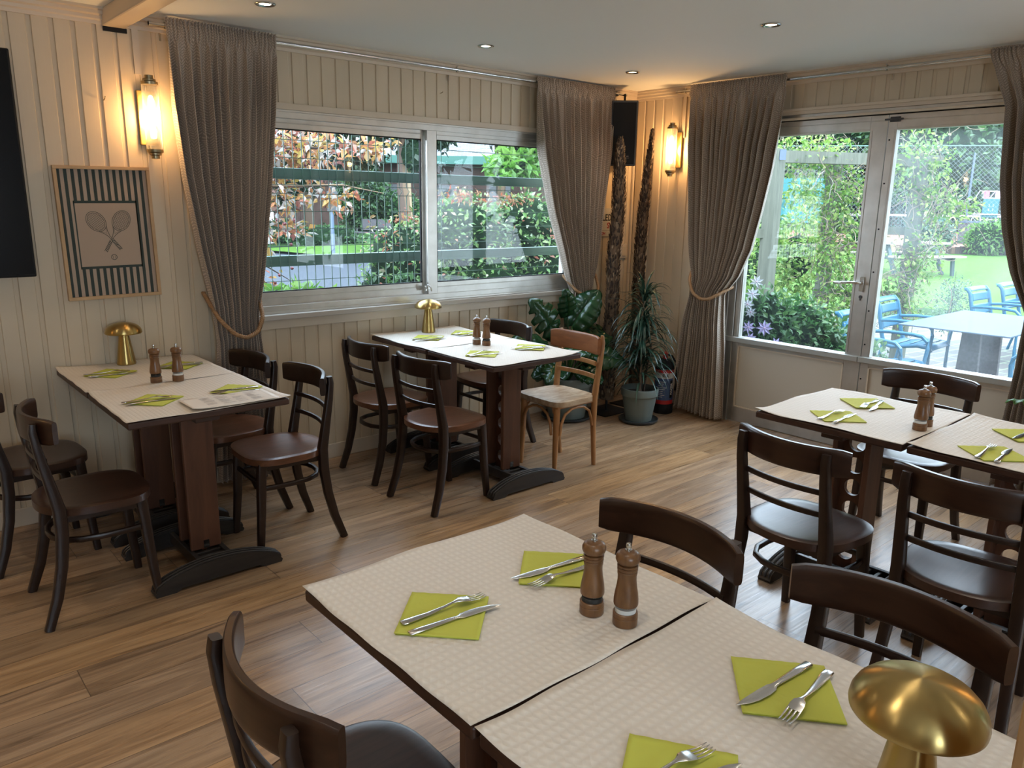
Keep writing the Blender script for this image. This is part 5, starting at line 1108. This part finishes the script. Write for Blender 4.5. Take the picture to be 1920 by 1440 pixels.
ch0 = thing('garden_chair', 'teal blue slatted metal garden chair whose back shows left of the pale table', 'garden chair', (3.12, -1.14, gz(3)), -PI/2+.05, 'teal blue slatted garden chairs'); slatted(ch0)
dup(ch0, (1.80, -1.42, gz(1)), -PI/2, 'teal blue slatted metal garden chair half hidden behind the right door stile')
dup(ch0, (4.78, -1.42, gz(4.8)), -PI/2-.05, 'teal blue slatted metal garden chair behind the pale garden table')
dup(ch0, (5.52, -1.50, gz(5.5)), -PI/2, 'teal blue slatted metal garden chair furthest away on the patio')
dup(ch0, (2.12, -2.62, gz(2)), PI/2, 'teal blue slatted metal garden chair with only its armrests showing, nearest the doors')
def gtable(x, y, w_, d_, label, z0):
    t = thing('garden_table', label, 'garden table', (x, y, z0), 0, 'pale grey garden tables')
    MB().box(-w_/2, w_/2, -d_/2, d_/2, .695, .707).build('table_top', M_otab, t, smooth=0, bevel=.003)
    for s_ in (-1, 1): MB().prism([(-.10, 0), (.10, 0), (.075, .69), (-.075, .69)], s_*.27-.025, s_*.27+.025, 'x').build('leg', M_grey, t, smooth=0)
    MB().box(-.27, .27, -.03, .03, .64, .68).build('cross_bar', M_grey, t, smooth=0)
gtable(2.95, -1.80, 1.56, .90, 'pale blue grey rectangular garden table on the patio', gz(2.9))
gtable(5.3, -2.15, 1.3, .9, 'second pale garden table further out, mostly behind the curtain', gz(5.3))
# picnic table on the lawn
t = thing('picnic_table', 'wooden picnic table with attached bench on the lawn', 'picnic table', (14.7, 3.9, gz(14)), math.radians(-28))
M_pic = wood('sunlit_picnic_wood', (.2, .165, .135), (.27, .23, .19), .7); M_picd = mat('dark_green_legs', (.03, .05, .05), .6)  # pale brown grained wood for the top and benches
MB().box(-1.0, 1.0, -.40, .40, .70, .745).build('table_top', M_pic, t, smooth=0)
for y in (-.85, .85): MB().box(-.95, .95, y-.15, y+.15, .42, .46).build('bench_seat', M_pic, t, smooth=0)
for x in (-.65, .65):
    MB().sweep([(x, -.62, 0), (x, -.25, .70)], .035, .045, n=4, pw=20, up=(1, 0, 0)).sweep([(x, .62, 0), (x, .25, .70)], .035, .045, n=4, pw=20, up=(1, 0, 0)).sweep([(x, -.95, .39), (x, .95, .39)], .03, .04, n=4, pw=20).sweep([(x, -.95, .0), (x, -.9, .40)], .03, .04, n=4, pw=20, up=(1, 0, 0)).build('leg', M_picd, t, smooth=0)
bush('lawn_shrub', 'sparse young shrub standing on the lawn behind the pale table', 'bush', (5.5, -.62, gz(5.5)), [(5.5, -.62, .40, .30, .28, .36), (5.5, -.62, .62, .22, .2, .22)], 1100, .04, L_grey, 25, None, 0, [([(5.5, -.62, -.1), (5.52, -.6, .4), (5.5, -.6, .85)], [.01, .007, .003])], aspect=.4, shell=.1)
for i, (x, y, rx, rz_, m_, n_, lb) in enumerate([(22.6, 6.3, 1.0, .62, L_grey, 1500, 'rounded grey green lavender bush at the lawn edge'), (22.9, 4.75, .75, .62, L_bright, 1100, 'bright green leafy plant at the lawn edge beside the lavender'), (23.6, 3.6, .7, .55, L_bright, 1000, 'bright green plant at the lawn edge by the fence post'), (22.0, 8.2, .8, .55, L_mid, 1000, 'dark green bush at the lawn edge behind the picnic table'), (20.0, 11.0, 1.1, .7, L_mid, 1400, 'low bush in front of the teal court banner')]):
    bush('border_bush', lb, 'bush', (x, y, gz(x)), [(x, y, gz(x)+rz_*.75, rx, .7, rz_)], n_, .13, m_, 30+i, 'bushes along the lawn edge', .8, aspect=.4, shell=.6)
ed = MB()
for k in range(60):
    f_ = k/59; x, y = 20.6+3.4*f_, 9.6-7.2*f_; ed.box(-.06, .06, -.055, .055, 0, .2+.02*(k % 3), M=T(x, y, gz(x)-.02) @ R(-35, 'Z'))
ed.build('log_edging', M_bark, smooth=0, label='row of short dark logs edging the lawn', cat='lawn edging')
# chain link fence, line from (17.3,16.4) to (30,-1.5)
FA, FB = Vector((17.3, 16.4, 0)), Vector((30, -1.5, 0)); FD = (FB-FA).normalized(); FL = (FB-FA).length
t = thing('chain_link_fence', 'tall green chain link fence around the clay tennis court', 'fence', (FA.x, FA.y, .3), math.atan2(FD.y, FD.x))
cl = MB(); h = 3.4; st = .15
for k in range(int(-h/st)-1, int(FL/st)+1):
    for s_ in (1, -1):
        x0 = k*st; z0, z1 = 0, h; xa = x0 if s_ > 0 else x0+h; xb = x0+h if s_ > 0 else x0
        def cut(x): return max(0, min(FL, x))
        za = (cut(xa)-xa)/(xb-xa)*h; zb_ = (cut(xb)-xa)/(xb-xa)*h; xa2, xb2 = cut(xa), cut(xb)
        if abs(xb2-xa2) < .01: continue
        w_ = .0045; cl.add([(xa2-w_, 0, za), (xa2+w_, 0, za), (xb2+w_, 0, zb_), (xb2-w_, 0, zb_), (xa2, .006, za), (xb2, .006, zb_)], [(0, 1, 2, 3), (1, 4, 5, 2), (4, 0, 3, 5)])
cl.build('chain_mesh', M_wire, t, smooth=0)
for k in range(7): MB().lathe([(.04, 0), (.04, h+.05), (.001, h+.06)], 10, (k*FL/6, .03, -.2)).build('post', M_teal, t)
MB().sweep([(0, .02, h), (FL, .02, h)], .02, n=6).build('top_rail', M_teal, t)
# banner with lettering
t = thing('court_banner', 'teal canvas banner with dark lettering hung on the court fence', 'banner', (20.3, 11.95, .3), math.atan2(FD.y, FD.x))
MB().grid(lambda u, v: (-3.5+6.2*u, -.05+.02*math.sin(20*u), .75+1.55*v), 40, 4).build('canvas', M_tealf, t, smooth=3)
text('lettering', 'BNP PARIBAS', .95, M_gwire, t, T(-.4, -.09, 1.62) @ R(90, 'X'), wmax=5.4, bold=.01)
# umpire chair
t = thing('umpire_chair', 'white umpire chair with a teal canvas back and red and pink towels', 'umpire chair', (29.0, 6.9, .33), math.radians(-35))
for s_ in (1, -1):
    MB().sweep([(s_*.36, -.5, 0), (s_*.31, -.12, 1.05), (s_*.30, -.05, 1.15)], .025, n=8).build('leg', M_wsteel, t); MB().sweep([(s_*.36, .6, 0), (s_*.31, .22, 1.15)], .025, n=8).build('leg', M_wsteel, t)
    MB().sweep([(s_*.33, -.2, 1.7), (s_*.36, -.2, 1.95), (s_*.33, .05, 1.98), (s_*.30, .3, 1.72)], .022, n=8).build('armrest', M_wsteel, t)
MB().sweep([(-.33, -.2, 1.70), (.33, -.2, 1.70), (.40, -.2, 1.78), (.38, -.2, 1.96), (-.36, -.2, 1.96), (-.42, -.2, 1.86), (-.38, -.2, 1.72)], .022, n=8, closed=True).build('top_frame', M_wsteel, t)
MB().box(-.38, .38, -.30, .35, 1.08, 1.12).build('seat', M_wsteel, t, smooth=0)
MB().box(-.34, .30, -.26, -.22, .98, 1.68).build('canvas_back', M_tealf, t, smooth=0)
for z, s_ in ((1.42, '2 . 2'), (1.26, '8 . 2'), (1.10, '1 . 6')): text('score_numbers', s_, .13, M_wsteel, t, T(-.02, -.265, z) @ R(90, 'X'))
MB().box(-.31, -.14, -.24, -.18, 1.68, 1.98).build('red_towel', M_pinkt, t, smooth=0); MB().box(.15, .30, -.24, -.18, 1.68, 1.95).build('pink_towel', mat('pale_pink_towel', (.75, .5, .65), .8), t, smooth=0)
for k in range(3): MB().box(-.33, .33, -.52+k*.12, -.48+k*.12, .3*(k+1)-.02, .3*(k+1)+.02).build('rung', M_wsteel, t, smooth=0)
t = thing('bin', 'grey lidded bin beside the umpire chair', 'bin', (27.6, 6.9, .33), math.radians(-35))
MB().prism([(-.26, 0), (.26, 0), (.32, .78), (-.32, .78)], -.25, .25, 'y').build('bin_body', M_grey, t, smooth=0); MB().box(-.35, .35, -.28, .28, .78, .85).build('lid', M_otab, t, smooth=0)
t = thing('court_bench', 'dark court bench in front of the tennis net', 'bench', (26.0, 7.6, .33), math.radians(-40))
MB().box(-.65, .65, -.2, .2, .42, .47).build('seat', M_picd, t, smooth=0); MB().box(-.65, .65, .18, .22, .55, .95).build('backrest', M_tealf, t, smooth=0)
for x in (-.5, .5): MB().box(x-.04, x+.04, -.18, .18, 0, .42).build('leg', M_picd, t, smooth=0)
MB().sweep([(.55+.16*math.cos(a), -.22, .72+.26*math.sin(a)) for a in [2*PI*k/24 for k in range(24)]], .018, n=6, closed=True).build('hoop', mat('yellow_hoop', (.7, .6, .15), .5), label='yellow hoop leaning on the court bench', cat='hoop', loc=(26.0, 7.6, .33), rz=math.radians(-40))
t = thing('tennis_net', 'tennis net with white top band across the clay court', 'tennis net', (32.5, 10.5, .33), math.radians(-40))
nb = MB()
for k in range(60): nb.box(-4.5+k*.15, -4.49+k*.15, 0, .01, .05, .95)
for k in range(7): nb.box(-4.5, 4.5, 0, .01, .1+k*.13, .11+k*.13)
nb.build('net_mesh', M_gwire, t, smooth=0); MB().box(-4.5, 4.5, -.02, .02, .93, 1.02).build('top_band', M_wsteel, t, smooth=0)
for x in (-4.55, 4.55): MB().lathe([(.05, 0), (.05, 1.08), (.001, 1.08)], 10, (x, 0, 0)).build('net_post', M_teal, t)
MB().lathe([(.05, 0), (.04, 3.6), (.001, 3.62)], 10, (32.2, 8.7, .33)).build('court_post', M_pole, label='thin pale post standing on the clay court', cat='post')
# far hedge and trees
HD = math.atan2(-16, 11)
t = thing('trimmed_hedge', 'long dark trimmed hedge behind the tennis court', 'hedge', (46, 12.8, .33), HD)
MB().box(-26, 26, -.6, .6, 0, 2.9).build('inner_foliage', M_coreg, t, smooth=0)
rng = np.random.default_rng(40); leaves(rng, [(x, -.55, 1.5, 1.3, .25, 1.7) for x in np.arange(-25, 26, 1.6)]+[(x, 0, 2.95, 1.2, .6, .15) for x in np.arange(-25, 26, 1.6)], 12000, .24, shell=.3).build('foliage', L_dark, t, smooth=0)
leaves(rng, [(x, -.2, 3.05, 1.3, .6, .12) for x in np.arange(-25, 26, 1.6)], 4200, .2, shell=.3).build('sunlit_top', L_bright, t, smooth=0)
for i, (x, y, s_, z, m_) in enumerate([(40, 30, 6, 6, L_mid), (45, 23, 5.5, 7, L_mid), (50, 16, 6, 7.5, L_mid), (55, 8, 6, 7.0, L_mid), (58, -1, 6, 6.5, L_mid), (40, 15, 4, 6.5, L_mid), (34, 36, 6, 6, L_dark), (30, 24, 3.2, 4.5, L_mid), (35, 20, 3.5, 5.5, L_dark)]):
    bush('tall_tree', ['big green tree above the far hedge, behind the banner', 'big green tree above the hedge, centre of the left door view', 'big green tree above the hedge behind the umpire chair', 'big green tree beyond the court at the right', 'green tree beyond the court hidden by the right curtain', 'green tree behind the hedge at the left edge of the right door pane', 'dark tree far behind the creeper', 'green tree behind the court fence at the left door edge', 'dark tree behind the court fence near the creeper'][i], 'tree', (x, y, .3), [(x, y, z, s_, 2.5, z*.92), (x+2, y-2, z*.6, s_*.8, 2, z*.55)], 4600, .42, m_, 50+i, 'tall trees behind the court', .88, [([(x, y, .3), (x, y, z)], [.3, .2])], aspect=.6, shell=.7)
# indoor leafy plant beside the right curtain
t = thing('leafy_houseplant', 'fresh green leaf of a houseplant poking in at the right photo edge', 'plant', (-.42, -3.36, 0))
pot(t, .11, .15, .27, .16)
MB().sweep([(0, 0, .22), (.01, .05, .5), (-.01, .1, .72)], [.008, .007, .004]).build('stem', M_mons, t)
for i, (b_, d, L, W_) in enumerate([((-.02, .08, .62), (-.1, 1, .35), .24, .07), ((-.01, .06, .56), (-.4, 1, -.2), .22, .06), ((0, .02, .60), (-.8, -.6, .5), .24, .07), ((0, 0, .55), (.6, -.8, .4), .22, .06), ((0, .02, .7), (.1, -.3, 1), .2, .06)]):
    lf = MB(); mleaf(lf, b_, d, (0, 0, 1), L, W_, 0, i+40); lf.build('leaf', L_bright, t, smooth=1.5, solid=.0008)
